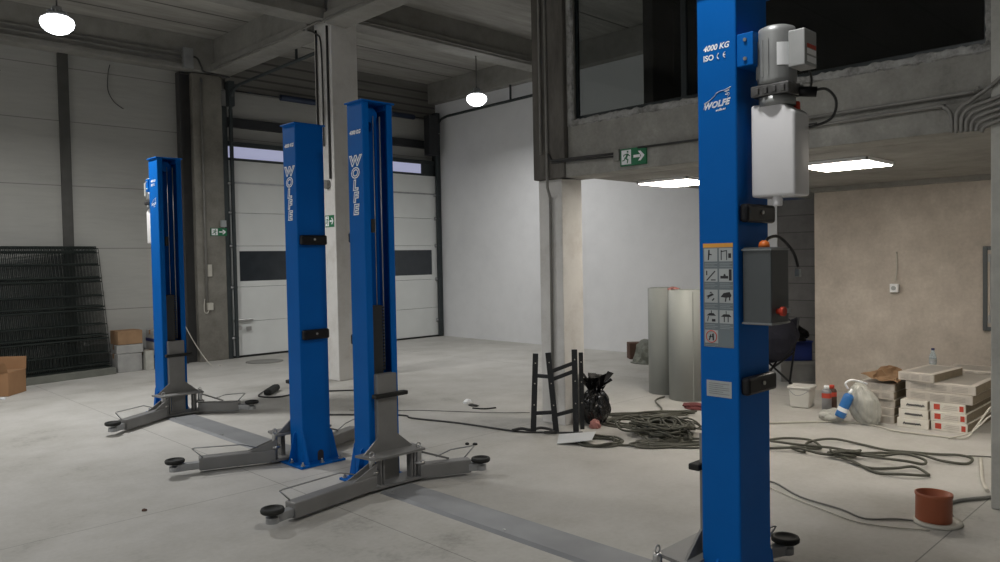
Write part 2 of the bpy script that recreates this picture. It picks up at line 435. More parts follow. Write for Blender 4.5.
# ------------------------------------------------------------------ sectional door
bm = NB()
zs = [0.03, .62, 1.22, 1.93, 2.5, 3.02, 3.40]
for a, b_ in zip(zs, zs[1:]):
    if a == 1.22: continue
    box(bm, 5.86, 10.44, 12.60, 12.65, a+.003, b_-.003, .004)
box(bm, 5.86, 10.44, 12.60, 12.65, 1.223, 1.32); box(bm, 5.86, 10.44, 12.60, 12.65, 1.84, 1.927)
box(bm, 5.86, 6.02, 12.60, 12.65, 1.32, 1.84); box(bm, 10.30, 10.44, 12.60, 12.65, 1.32, 1.84); box(bm, 8.15, 8.32, 12.60, 12.65, 1.32, 1.84)
for z in (2.03, 2.13, 2.23, 2.33, 2.43): box(bm, 5.88, 10.42, 12.597, 12.60, z, z+.006)
d1 = struct('door_1', bm, M['door_panel'])
for a, b_ in ((6.02, 8.15), (8.32, 10.30)):
    bm = NB(); box(bm, a, b_, 12.615, 12.635, 1.32, 1.84); obj('door_window', bm, M['door_win'], d1)
bm = NB(); box(bm, 5.84, 10.46, 12.59, 12.66, 0.0, .035); obj('rubber_seal', bm, M['rubber'], d1)
bm = NB(); box(bm, 5.86, 10.44, 12.588, 12.598, 3.0, 3.03); obj('seam_strip', bm, M['galv'], d1)
bm = NB()
box(bm, 5.88, 6.22, 12.55, 12.60, .62, .66, .003); cyl(bm, (5.97, 12.59, .52), (5.97, 12.53, .52), .035); box(bm, 6.10, 6.18, 12.55, 12.58, .46, .53)
obj('door_handle', bm, M['steel'], d1)
for x in (5.89, 10.42):
    for z in (.35, 1.22, 1.93, 2.5, 3.0):
        bm = NB(); box(bm, x-.05, x+.05, 12.57, 12.60, z-.035, z+.035, .003); cyl(bm, (x-.06, 12.56, z), (x+.06, 12.56, z), .02, 8)
        obj('hinge', bm, M['galv'], d1)
bm = NB(); box(bm, 5.76, 5.85, 12.56, 12.72, 0, 4.3, .004); box(bm, 10.45, 10.55, 12.56, 12.72, 0, 4.3, .004)
box(bm, 5.85, 10.45, 12.60, 12.72, 3.64, 3.72, .004); box(bm, 5.85, 10.45, 12.60, 12.72, 3.40, 3.44, .004); box(bm, 10.08, 10.45, 12.62, 12.72, 3.44, 3.64)
struct('trim_3', bm, M['teal_frame'])
bm = NB(); box(bm, 5.85, 10.08, 12.64, 12.66, 3.44, 3.64); struct('window_2', bm, M['dusk'])
bm = NB(); box(bm, 5.85, 10.45, 12.66, 12.74, 3.98, 4.14, .003); struct('trim_4', bm, M['darkin'])
# door running tracks and spring cover
for x, lab in ((5.90, 'dark steel door track rising beside the concrete column and running back under the ceiling'), (10.42, 'dark steel door track curving back along the white wall from the corner')):
    t = thing('door_track', lab, 'door track', (x, 12.5, 0))
    bm = NB(); bar(bm, (x, 12.53, .02), (x, 12.53, 4.25), .05, .05); obj('upright_rail', bm, M['teal_frame'], t)
    pts = [(x, 12.53, 4.25), (x, 12.50, 4.42), (x, 12.38, 4.56), (x, 12.15, 4.61), (x, 9.4, 4.64)]
    bm = NB(); tube(bm, smooth_path(pts[:4], 4)+[V(pts[4])], .028, 6); obj('overhead_rail', bm, M['teal_frame'], t)
    bm = NB(); bar(bm, (x, 10.3, 4.64), (x, 10.3, 4.95), .03, .03); bar(bm, (x, 10.3, 4.95), (x, 10.85, 5.1), .03, .03); bar(bm, (x, 10.85, 5.1), (x, 10.85, ZC), .03, .03)
    obj('hanger_bracket', bm, M['teal_frame'], t)
    bm = NB(); box(bm, x-.05, x+.05, 12.46, 12.6, 4.3, 4.72, .004); obj('bearing_plate', bm, M['teal_frame'], t)
t = thing('spring_shaft', 'dark blue spring shaft cover above the garage door', 'door shaft', (8.2, 12.55, 4.55))
bm = NB(); cyl(bm, (6.85, 12.55, 4.58), (9.85, 12.55, 4.58), .055, 12); obj('shaft_cover', bm, M['navy'], t)
bm = NB(); cyl(bm, (6.0, 12.55, 4.58), (10.42, 12.55, 4.58), .015, 8); obj('shaft', bm, M['darkin'], t)
# door drive box and equipment near the corner
bm = NB(); box(bm, 10.05, 10.30, 12.30, 12.48, 3.80, 4.62, .01); tag(obj('door_motor', bm, M['darkin']), 'dark upright motor housing at the top corner above the garage door', 'motor')
# ------------------------------------------------------------------ two-post car lifts
UX, UY, UZ = V((1, 0, 0)), V((0, 1, 0)), V((0, 0, 1))
def arm(parent, R, O, P, side, side_main):
    R, O, P = V((*R, 0)), V((*O, 0)), V((*P, 0)); d = (O-R).normalized(); n = V((-d.y, d.x, 0))
    bm = NB(); z0, z1 = .022, .122
    bar(bm, R+UZ*.072, O+UZ*.072, .10, .10, .008)
    a = obj('arm', bm, M['grey_steel'], parent)
    bm = NB()
    for k in ((-.035, .03) if side_main else ()):
        q = R+n*k; prism(bm, [q+UZ*.118, q+d*.22+UZ*.118, q-d*.02+UZ*.205], n*.008)
    if side_main: obj('arm_stiffener', bm, M['grey_steel'], a)
    else:
        bm.free(); bm = NB(); bar(bm, R+n*.03+UZ*.21, R+d*.24+n*.03+UZ*.128, .008, .014); obj('arm_stay', bm, M['grey_steel'], a)
    bm = NB(); e = P-(P-O).normalized()*.01
    bar(bm, O-d*.10+UZ*.062, e+UZ*.062, .062, .055, .006)
    bmesh.ops.create_cone(bm, cap_ends=True, segments=20, radius1=.042, radius2=.042, depth=.035, matrix=T3(P.x, P.y, .055))
    obj('inner_arm', bm, M['galv'], a)
    bm = NB(); lathe(bm, [(.022, .08), (.022, .10)], 12, T3(P.x, P.y, 0)); obj('pad_screw', bm, M['steel'], a)
    bm = NB(); lathe(bm, [(.02, .094), (.062, .097), (.071, .104), (.073, .118), (.068, .128), (.052, .128), (.05, .121), (0, .121)], 28, T3(P.x, P.y, 0)); obj('lifting_pad', bm, M['rubber'], a)
    w = n*.035*side
    pts = [O-d*.03+w+UZ*.12, O+d*.05+w+UZ*.20, O+d*.03+w+UZ*.203, R+d*.26+w*1.2+UZ*.19, R+d*.14+w+UZ*.15]
    bm = NB(); tube(bm, pts, .005, 6); obj('guard_rod', bm, M['galv'], a)
    bm = NB(); lathe(bm, [(.022, .01), (.022, .232), (.018, .245)], 14, T3(R.x, R.y, 0)); lathe(bm, [(.045, .125), (.045, .145)], 16, T3(R.x, R.y, 0))
    tube(bm, [V((R.x+.018*math.cos(k), R.y, .262+.018*math.sin(k))) for k in [2*math.pi*j/12 for j in range(12)]], .005, 6, closed=True)
    obj('pivot_pin', bm, M['steel'], a)
    return a

def decal_post(t, kind, x, yc, face_w, ztop=None):
    """printing on the -x face; text runs toward -y"""
    if kind == 'side':
        bm = NB(); text(bm, '4000 KG', .038, (x, yc+.068, 2.543), -UY, UZ, .0008, .25, bold=.0018)
        obj('capacity_lettering', bm, M['white'], t, 'white 4000 KG lettering')
        bo = NB(); bi = NB()
        for k, ch in enumerate('WOLFE'):
            zc = 2.318-.088*k; wd = 1.35 if ch == 'W' else 1.25
            for b, off, bo_ in ((bo, .0008, .0075), (bi, .0016, -.0014)):
                text(b, ch, .098, (x, yc+.006, zc), -UY*wd, UZ, off, .12, 'CENTER', bo_)
        obj('brand_lettering', bo, M['white'], t, 'white outlined vertical WOLFE lettering')
        obj('brand_lettering_fill', bi, M['blue'], t)
    else:
        bm = NB(); text(bm, '4000 KG', .034, (x, yc+.062, 2.52), -UY, UZ, .0008, .25, bold=.001)
        text(bm, 'ISO', .034, (x, yc+.062, 2.478), -UY, UZ, .0008, 0, bold=.001)
        for dy in (.0, -.03):            # the two letters of the CE mark, drawn as arcs
            c = V((x-.0008, yc-.018+dy, 2.489))
            arc = [c+(-UY)*(-.012*math.cos(a)*1)+UZ*.013*math.sin(a) for a in [math.radians(v) for v in range(-75, 76, 15)]]
            arc = [c+UY*.011*math.cos(a)+UZ*.013*math.sin(a) for a in [math.radians(v) for v in range(-75, 76, 15)]]
            tube(bm, arc, .0032, 5, flat=.5)
            if dy: tube(bm, [c+UY*.011, c+UY*.002], .0028, 5)
        obj('capacity_lettering', bm, M['white'], t, 'white 4000 KG ISO CE lettering')
        # leaping wolf outline above slanted brand name
        bm = NB(); O_ = V((x-.0008, yc+.064, 2.262))
        def q(u, v): return O_-UY*u+UZ*v
        tube(bm, [q(*p) for p in ((.004, .030), (.03, .040), (.055, .056), (.065, .068), (.085, .074), (.105, .076), (.135, .086))], .0022, 5, smooth=4, flat=.5)
        tube(bm, [q(*p) for p in ((.135, .086), (.122, .074), (.112, .066), (.128, .058), (.118, .044))], .0016, 5, smooth=3, flat=.5)
        tube(bm, [q(*p) for p in ((.0, .004), (.01, .026), (.03, .036))], .0016, 5, smooth=3, flat=.5)
        for u, v in ((.105, .070), (.115, .072), (.108, .056)): box(bm, x-.0016, x-.0004, (O_-UY*(u+.012)).y, (O_-UY*u).y, O_.z+v-.002, O_.z+v+.0015)
        text(bm, 'WOLFE', .036, O_+UZ*.002+V((.0008, 0, 0)), (-UY+UZ*.09).normalized(), UZ, .001, .3, bold=.0016, spacing=1.08)
        text(bm, 'wolfe.eu', .014, O_+UZ*-.012-UY*.06+V((.0008, 0, 0)), (-UY+UZ*.09).normalized(), UZ, .001, .2, bold=.0004)
        lg = obj('wolf_logo', bm, M['white'], t, 'white leaping wolf logo over the WOLFE name')
        bm = NB(); text(bm, 'WOLFE', .036, O_+UZ*.002+V((.0008, 0, 0)), (-UY+UZ*.09).normalized(), UZ, .0018, .3, bold=-.0012, spacing=1.08)
        obj('logo_fill', bm, M['blue'], t)

def sticker(t, x, y1, y0, z1, z0):
    bm = NB(); box(bm, x-.0012, x, y0, y1, z0, z1)
    s = obj('instruction_sticker', bm, M['sticker'], t, 'grey instruction sticker with pictogram squares')
    W = y1-y0; Hh = z1-z0
    bm = NB(); box(bm, x-.0016, x-.0010, y0, y1, z1-.018, z1); obj('heading_strip', bm, M['stk_or'], s, 'orange heading strip')
    cw = W*.47; chh = .058
    bw = NB(); bk = NB(); br = NB()
    tops = [z1-.022, z1-.112, z1-.205, z1-.295, z1-.385]
    icons = [
        ([[(.3, .9), (.42, .9), (.42, .6), (.6, .55), (.6, .48), (.4, .5), (.35, .1), (.25, .1)]], [[(.1, .1), (.1, .85), (.18, .85), (.18, .1)], [(.1, .78), (.62, .85), (.62, .78), (.1, .7)], [(.55, .1), (.55, .8), (.62, .8), (.62, .1)], [(.72, .25), (.95, .25), (.95, .6), (.72, .6)]]),
        ([[(.1, .12), (.82, .85), (.9, .8), (.18, .07)], [(.1, .85), (.2, .85), (.2, .5), (.1, .5)], [(.5, .1), (.9, .1), (.9, .18), (.5, .18)]], [[(.75, .1), (.98, .1), (.98, .95), (.75, .95)], [(.05, .25), (.7, .25), (.7, .45), (.05, .45)], [(.3, .45), (.5, .45), (.45, .6), (.35, .6)]]),
        ([[(.1, .5), (.6, .72), (.75, .6), (.3, .4)], [(.35, .72), (.5, .85), (.6, .72)], [(.62, .12), (.8, .3), (.72, .36), (.55, .2)], [(.2, .3), (.3, .3), (.3, .42), (.2, .42)]], [[(.05, .45), (.3, .75), (.8, .85), (.95, .6), (.9, .45), (.5, .4)], [(.4, .1), (.5, .1), (.55, .4), (.45, .4)], [(.75, .2), (.85, .2), (.85, .45), (.75, .45)]]),
        ([[(.1, .55), (.9, .55), (.7, .75), (.35, .75)], [(.48, .75), (.55, .75), (.55, .95), (.48, .95)], [(.15, .1), (.22, .1), (.3, .5), (.22, .5)], [(.55, .1), (.85, .1), (.85, .3), (.55, .3)]], [[(.05, .5), (.95, .5), (.75, .7), (.3, .7)], [(.3, .1), (.38, .1), (.38, .5), (.3, .5)], [(.62, .1), (.7, .1), (.7, .5), (.62, .5)], [(.47, .7), (.53, .7), (.53, .95), (.47, .95)]]),
        ([[(.25, .2), (.35, .2), (.5, .6), (.42, .7)], [(.6, .2), (.72, .2), (.7, .75), (.55, .7)], [(.3, .45), (.7, .45), (.7, .52), (.3, .52)]], []),
    ]
    for k, (ia, ib) in enumerate(icons):
        for c, ic in enumerate((ia, ib)):
            if not ic: continue
            ya = y1-.006-c*(W*.5); zt = tops[k]
            box(bw, x-.0018, x-.0010, ya-cw+.004, ya, zt-chh, zt)
            for pg in ic: poly(bk, [(x-.0022, ya-.003-u*(cw-.010), zt-chh+v*chh) for u, v in pg])
            if k == 4:
                tube(br, [V((x-.0022, ya-cw/2+.002+.026*math.cos(a), zt-chh/2+.026*math.sin(a))) for a in [2*math.pi*j/18 for j in range(18)]], .0022, 5, closed=True)
    for k in range(5):
        for c in range(2):
            for j in range(3 if k < 4 else 2):
                zz = tops[k]-chh-.008-j*.007; ya = y1-.008-c*W*.5
                if k == 4 and c == 1: continue
                box(bw, x-.0015, x-.0010, ya-cw*(.9-.2*((j+k) % 2)), ya, zz-.0012, zz)
    obj('pictogram_square', bw, M['label'], s); obj('pictogram', bk, M['ink'], s); obj('prohibition_ring', br, M['print_red'], s)

def power_unit(t, xc, yb, s):
    """motor, valve block and oil tank on the back face; s points inward, the unit sits on the other side"""
    o = -s
    def Y(d): return yb+o*d
    bm = NB(); box(bm, xc-.105, xc+.10, min(Y(0), Y(.075)), max(Y(0), Y(.075)), 2.425, 2.565, .004)
    br = obj('motor_bracket', bm, M['blue'], t)
    bm = NB()
    for dz in (.03, .11): cyl(bm, (xc-.112, Y(.04), 2.425+dz), (xc-.10, Y(.04), 2.425+dz), .008, 8)
    for dz in (.0, .05, .10): cyl(bm, (xc-.04, Y(.07), 2.44+dz), (xc-.04, Y(.10), 2.44+dz), .012, 8)
    obj('bracket_bolt', bm, M['steel'], br)
    cy = Y(.13); r = .08
    bm = NB(); lathe(bm, [(.07, 2.338), (.078, 2.345), (r, 2.36), (r, 2.55), (.078, 2.56), (.074, 2.578), (.055, 2.586), (0, 2.586)], 36, T3(xc, cy, 0))
    for k in range(18):
        a = 2*math.pi*k/18
        if 3.3 < a < 5.9: continue
        bar(bm, (xc+(r+.002)*math.cos(a), cy+(r+.002)*math.sin(a), 2.37), (xc+(r+.002)*math.cos(a), cy+(r+.002)*math.sin(a), 2.525), .003, .006)
    mt = obj('motor', bm, M['motor'], t)
    bm = NB(); a0 = math.radians(218)
    vs = []
    for k in range(7):
        a = math.radians(205+k*7); vs.append(((xc+(r+.0015)*math.cos(a), cy+(r+.0015)*math.sin(a))))
    for (a, b) in zip(vs, vs[1:]): poly(bm, [(*a, 2.41), (*b, 2.41), (*b, 2.505), (*a, 2.505)])
    obj('rating_plate', bm, M['white'], mt, 'white rating plate')
    bm = NB(); jx0, jx1 = xc-.055, xc+.06; ja, jb = Y(.205), Y(.275)
    box(bm, jx0, jx1, min(ja, jb), max(ja, jb), 2.395, 2.545, .004); jb_ = obj('junction_box', bm, M['jbox'], mt)
    bm = NB(); yy = Y(.2762); e = .0008*o
    for z0, z1 in ((2.41, 2.435), (2.443, 2.465)): box(bm, jx0+.02, jx1-.01, min(yy, yy+e), max(yy, yy+e), z0, z1)
    obj('warning_label', bm, M['white'], jb_, 'white label')
    bm = NB(); box(bm, jx0+.02, jx1-.01, min(yy, yy+e), max(yy, yy+e), 2.468, 2.485); obj('warning_label', bm, M['print_red'], jb_, 'red label')
    bm = NB(); box(bm, xc-.075, xc+.075, cy-.085, cy+.085, 2.29, 2.338, .006)
    for k in range(4): box(bm, xc-.085, xc-.07, cy-.07+.038*k, cy-.05+.038*k, 2.298, 2.325, .003)
    for k, (dx, dy) in enumerate(((-.06, -.05), (-.06, 0), (-.06, .05), (-.02, -.075), (.03, -.075))):
        bmesh.ops.create_cone(bm, cap_ends=True, segments=8, radius1=.011, radius2=.011, depth=.03, matrix=T3(xc+dx, cy+dy, 2.325))
    vb = obj('valve_block', bm, M['valve'], t)
    bm = NB(); cyl(bm, (xc+.03, cy+o*.06, 2.31), (xc+.07, cy+o*.14, 2.30), .022, 10); obj('solenoid', bm, M['black'], vb)
    bm = NB(); lathe(bm, [(.075, 2.25), (.075, 2.287)], 24, T3(xc, cy, 0)); obj('tank_flange', bm, M['motor'], t)
    # tank: rounded box with a sloped shoulder
    bm = NB(); ty0, ty1 = cy-.10, cy+.095; tx0, tx1 = xc-.055, xc+.09
    sh = o  # shoulder slopes down on the outer side
    yo, yi_ = (ty0, ty1) if o < 0 else (ty1, ty0)
    prism(bm, [(tx0, yi_, 1.865), (tx0, yo, 1.865), (tx0, yo, 2.215), (tx0, yo-o*.06, 2.258), (tx0, yi_, 2.262)], (tx1-tx0, 0, 0))
    bmesh.ops.bevel(bm, geom=list(bm.edges), offset=.012, segments=3, affect='EDGES', profile=.5)
    for f in bm.faces: f.smooth = True
    tk = obj('oil_tank', bm, M['tank'], t)
    bm = NB(); lathe(bm, [(.018, 1.825), (.02, 1.83), (.02, 1.87)], 14, T3(tx0+.03, cy-.01, 0)); obj('drain_plug', bm, M['tank'], tk)
    bm = NB(); lathe(bm, [(.014, 2.235), (.014, 2.262), (.010, 2.268)], 12, T3(xc+.045, yo-o*.035, 0)); obj('filler_cap', bm, M['red'], tk, 'red filler cap')
    bm = NB(); tube(bm, [(xc+.05, cy+o*.12, 2.30), (xc+.09, cy+o*.17, 2.31), (xc+.12, cy+o*.20, 2.26), (xc+.12, cy+o*.18, 2.19), (xc+.09, cy+o*.10, 2.16), (xc+.085, cy+o*.0, 2.17), (xc+.06, Y(0), 2.2)], .006, 8, smooth=6); obj('hydraulic_hose', bm, M['cable_b'], t)
    bm = NB(); tube(bm, [(jx1, (ja+jb)/2, 2.40), (jx1+.03, (ja+jb)/2, 2.36), (jx1+.02, cy+o*.1, 2.31), (xc+.06, cy+o*.06, 2.30)], .005, 8, smooth=5); obj('motor_cable', bm, M['cable_b'], t)

def control_box(t, x0, x1, yb, s):
    o = -s; ya, yo = yb+o*.005, yb+o*.137
    bm = NB(); box(bm, x0, x1, min(ya, yo), max(ya, yo), 1.315, 1.65, .006); c = obj('control_box', bm, M['ctrl'], t, 'dark grey control box')
    bm = NB(); box(bm, x0-.004, x1+.004, min(ya, yo)-.003, max(ya, yo)+.003, 1.318, 1.326, .001); obj('box_edge', bm, M['ctrl_edge'], c); bm = NB(); box(bm, x0-.004, x1+.004, min(ya, yo)-.003, max(ya, yo)+.003, 1.636, 1.643, .001)
    obj('box_edge', bm, M['ctrl_edge'], c)
    bm = NB(); cyl(bm, (x0+.05, yo, 1.375), (x0+.05, yo+o*.022, 1.375), .012, 12); cyl(bm, (x0+.05, yo+o*.018, 1.375), (x0+.05, yo+o*.035, 1.375), .02, 16); obj('stop_button', bm, M['red'], c, 'red mushroom stop button')
    bm = NB()
    for dx in (.09, .125): cyl(bm, (x0+dx, yo, 1.375), (x0+dx, yo+o*.02, 1.375), .012, 12)
    obj('push_button', bm, M['label'], c)
    bm = NB(); lathe(bm, [(.024, 1.65), (.024, 1.66), (.02, 1.672), (.008, 1.68), (0, 1.68)], 16, T3(x0+.07, (ya+yo)/2, 0)); obj('warning_light', bm, M['orange'], c, 'orange warning light')
    bm = NB(); tube(bm, [(x0+.075, (ya+yo)/2, 1.66), (x0+.11, (ya+yo)/2, 1.69), (x1+.05, (ya+yo)/2, 1.695), (x1+.14, (ya+yo)/2+o*.02, 1.63), (x1+.17, (ya+yo)/2+o*.03, 1.56)], .007, 8, smooth=6); obj('control_cable', bm, M['cable_b'], c)
    bm = NB(); box(bm, x1+.16, x1+.182, (ya+yo)/2+o*.03-.01, (ya+yo)/2+o*.03+.01, 1.515, 1.55, .002); obj('limit_switch', bm, M['label'], c)

def lift_post(x0, x1, y0, y1, s, H, main, arms, label, grp):
    xc = (x0+x1)/2; yb, yi = (y0, y1) if s > 0 else (y1, y0); th = .012; lip = .052
    t = thing('car_lift_post', label, 'car lift', (xc, (y0+y1)/2, 0), grp)
    def Yr(a, b):  # distances inward from the back face
        a, b = yb+s*a, yb+s*b
        return (min(a, b), max(a, b))
    D = abs(y1-y0)
    bm = NB()
    # one folded channel section extruded upward
    P = [(0, 0), (x1-x0, 0), (x1-x0, D), (x1-x0-lip, D), (x1-x0-lip, D-th), (x1-x0-th, D-th), (x1-x0-th, th), (th, th), (th, D-th), (lip, D-th), (lip, D), (0, D)]
    prism(bm, [(x0+a, yb+s*b, .012) for a, b in P], (0, 0, H-.024))
    ed = [e for e in bm.edges if abs(e.verts[0].co.z-e.verts[1].co.z) > 1 and any(abs(e.verts[0].co.x-q) < 1e-5 for q in (x0, x1))]
    bmesh.ops.bevel(bm, geom=ed, offset=.009, segments=3, affect='EDGES', profile=.5)
    obj('post_column', bm, M['blue'], t)
    bm = NB(); a, b = Yr(-.012, D+.012); box(bm, x0-.014, x1+.014, a, b, H-.012, H, .003); obj('top_plate', bm, M['blue'], t)
    bm = NB(); a, b = Yr(.03, D-.03)
    for dx in (.04, x1-x0-.04): box(bm, x0+dx-.012, x0+dx+.012, a, b, H-.05, H-.012, .003)
    a, b = Yr(D*.35, D*.8); bmesh.ops.create_cone(bm, cap_ends=True, segments=20, radius1=.055, radius2=.055, depth=.03, matrix=T3(xc-.01, (a+b)/2, H-.09, math.pi/2))
    obj('cable_pulley', bm, M['blue_in'], t)
    # base plate, bolts and gussets
    a, b = Yr(-.10, D+.07); bm = NB(); box(bm, x0-.075, x1+.075, a, b, 0, .018, .003)
    bp = obj('base_plate', bm, M['blue'], t)
    for bx in (x0-.045, xc, x1+.045):
        for by in (-.07, D*.5):
            if bx == xc and by > 0: continue
            bm = NB(); Z = yb+s*by
            bmesh.ops.create_cone(bm, cap_ends=True, segments=6, radius1=.014, radius2=.014, depth=.016, matrix=T3(bx, Z, .026)); lathe(bm, [(.007, .03), (.007, .05)], 8, T3(bx, Z, 0)); lathe(bm, [(.02, .018), (.02, .021)], 12, T3(bx, Z, 0))
            obj('anchor_bolt', bm, M['steel'], bp)
    yy = yb+s*.004
    bm = NB(); prism(bm, [(x1, yy, .018), (x1+.07, yy, .018), (x1+.062, yy, .05), (x1+.02, yy, .24), (x1, yy, .26)], (0, s*.01, 0)); obj('gusset', bm, M['blue'], t)
    bm = NB(); prism(bm, [(x0, yy+s*.1, .018), (x0-.07, yy+s*.1, .018), (x0-.062, yy+s*.1, .05), (x0-.02, yy+s*.1, .24), (x0, yy+s*.1, .26)], (0, s*.01, 0)); obj('gusset', bm, M['blue'], t)
    bm = NB(); prism(bm, [(x0, yb, .018), (x0, yb-s*.085, .018), (x0, yb-s*.075, .04), (x0, yb-s*.01, .26), (x0, yb, .28)], (.01, 0, 0)); obj('gusset', bm, M['blue'], t)
    bm = NB(); hw = .028; hz = .045; px = xc+.03
    pts = [(px-hw, yb-s*.0012, .018), (px+hw, yb-s*.0012, .018)]+[(px+hw*math.cos(q), yb-s*.0012, hz+.03+hw*math.sin(q)) for q in [math.pi*k/10 for k in range(11)]]
    poly(bm, pts); bmesh.ops.recalc_face_normals(bm, faces=bm.faces); obj('painted_cable_hole', bm, M['ink'], t, 'black arched patch painted for the shade in a cable hole')  # flat black face, the shade inside the hole is painted
    # carriage
    a, b = Yr(D-.03, D+.045); bm = NB(); box(bm, xc-.085, xc+.085, a, b, .25, .80, .004)
    z0 = .238
    yf = yb+s*(D+.046)
    prism(bm, [(xc-.085, yf, .35), (xc-.22, yf, z0), (xc+.22, yf, z0), (xc+.085, yf, .35)], (0, -s*.012, 0))
    car = obj('carriage', bm, M['grey_steel'], t, 'grey lifting carriage')
    a, b = Yr(D-.07, D-.02); bm = NB(); box(bm, xc-.075, xc+.02, a, b, .80, 1.30, .004)
    for k in range(20): box(bm, xc+.022, xc+.034, a, b-.01, .82+k*.024, .832+k*.024)
    box(bm, xc-.07, xc-.005, a-.01*s, b, 1.14, 1.22, .004)
    obj('slide_rack', bm, M['darkin'], car, 'dark latch rack')
    bm = NB()
    def plate(z, th_, w0, w1, d0, d1):
        prism(bm, [(xc-w0, yb+s*d0, z), (xc-w1, yb+s*d1, z), (xc+w1, yb+s*d1, z), (xc+w0, yb+s*d0, z)], (0, 0, th_))
    plate(.225, .016, .255, .225, D-.01, D+.19); plate(.022, .016, .30, .25, D+.0, D+.19)
    box(bm, xc-.07, xc+.07, *Yr(D+.045, D+.07), .038, .226)
    for dx in (-.15, -.125, .125, .15): box(bm, xc+dx-.006, xc+dx+.006, *Yr(D+.10, D+.16), .038, .226)
    obj('arm_bracket', bm, M['grey_steel'], car)
    bm = NB(); a, b = Yr(D+.02, D+.075); box(bm, x0+.01, x1+.035, a, b, .632, .662, .006); obj('door_guard', bm, M['rubber'], car, 'black rubber door guard bar')
    for dx, r in ((-.01, .0035), (.048, .0055)):
        bm = NB(); cyl(bm, (xc+dx, yb+s*(D-.045), .82), (xc+dx, yb+s*(D-.045), H-.10), r, 8); obj('lifting_cable', bm, M['galv'], t)
    bm = NB(); box(bm, xc-.055, xc-.02, *Yr(D-.05, D-.03), 1.83, 1.93, .003); obj('limit_catch', bm, M['darkin'], t)
    for i, (R, O, P) in enumerate(arms): arm(t, R, O, P, 1 if (i == 0) == (s > 0) else -1, i == 0)
    for z in (1.80, 1.045):
        bm = NB(); a, b = Yr(-.042, .0); box(bm, x0+.012, x1-.008, a, b, z-.040, z+.040, .014)
        lc = obj('latch_cover', bm, M['black'], t, 'black plastic safety latch cover')
        bm = NB(); q = yb-s*.043; cyl(bm, (xc+.0, q, z+.005), (xc, q-s*.006, z+.005), .009, 10); obj('cover_screw', bm, M['steel'], lc)
    ym = (y0+y1)/2
    if main:
        decal_post(t, 'main', x0, ym, D); power_unit(t, xc-.03, yb, s)
        if s > 0: control_box(t, x0+.03, x1-.09, yb, s)
        if s < 0: return t
        sticker(t, x0, ym+.073, ym-.073, 1.672, 1.212)
        bm = NB(); box(bm, x0-.0012, x0, ym-.06, ym+.062, .99, 1.062); dp = obj('data_plate', bm, M['label'], t, 'silver data plate')
        bm = NB()
        for k in range(6): box(bm, x0-.0018, x0-.0011, ym-.05+.03*(k % 3 == 1), ym+.05, 1.003+k*.009, 1.0055+k*.009)
        obj('data_print', bm, M['ctrl_edge'], dp)
    else: decal_post(t, 'side', x0, ym, D)
    return t

GA, GB = 'posts of the rear car lift', 'posts of the front car lift'
lift_post(3.12, 3.376, 8.40, 8.65, -1, 2.78, True, [((3.05, 8.24), (2.53, 7.90), (2.42, 7.83)), ((3.44, 8.24), (3.76, 7.96), (3.84, 7.84))],
    'farthest blue lift post, with a white oil tank behind it, near the dark fence panels', GA)
lift_post(3.09, 3.345, 5.45, 5.65, 1, 2.73, False, [((2.98, 5.70), (2.44, 5.90), (2.27, 5.94)), ((3.46, 5.74), (3.88, 5.92), (4.02, 5.97))],
    'blue lift post seen from its closed back, with two black latch covers and bolted base', GA)
lift_post(3.146, 3.41, 4.60, 4.80, -1, 2.78, False, [((3.07, 4.47), (2.36, 4.34), (2.22, 4.30)), ((3.47, 4.45), (3.83, 4.29), (3.88, 4.22))],
    'blue lift post with open channel and grey carriage, beside the white concrete column', GB)
lift_post(3.05, 3.335, 1.65, 1.84, 1, 2.785, True, [((2.96, 2.02), (2.45, 2.16), (2.30, 2.20)), ((3.42, 2.00), (3.74, 1.89), (3.86, 1.83))],
    'nearest blue lift post with motor, white oil tank, stickers and grey control box', GB)
for (a, b, c, d, lab) in ((3.06, 3.37, 5.78, 8.20, 'grey steel floor cover strip between the two rear lift posts'), (3.08, 3.385, 2.04, 4.40, 'grey steel floor cover strip running from the grey carriage toward the nearest post')):
    bm = NB(); prism(bm, [(a, c, 0), (a+.03, c, .014), (b-.03, c, .014), (b, c, 0)], (0, d-c, 0)); cp = thing('floor_cover_plate', lab, 'cover plate', ((a+b)/2, (c+d)/2, 0), 'floor cover plates of the lifts')
    obj('cover_sheet', bm, M['plate'], cp)
    bm = NB()
    for yy in (c+.08, (c+d)/2, d-.08): lathe(bm, [(.01, .014), (.008, .018)], 10, T3(a+.06, yy, 0)); 
    obj('cover_screw', bm, M['steel'], cp)

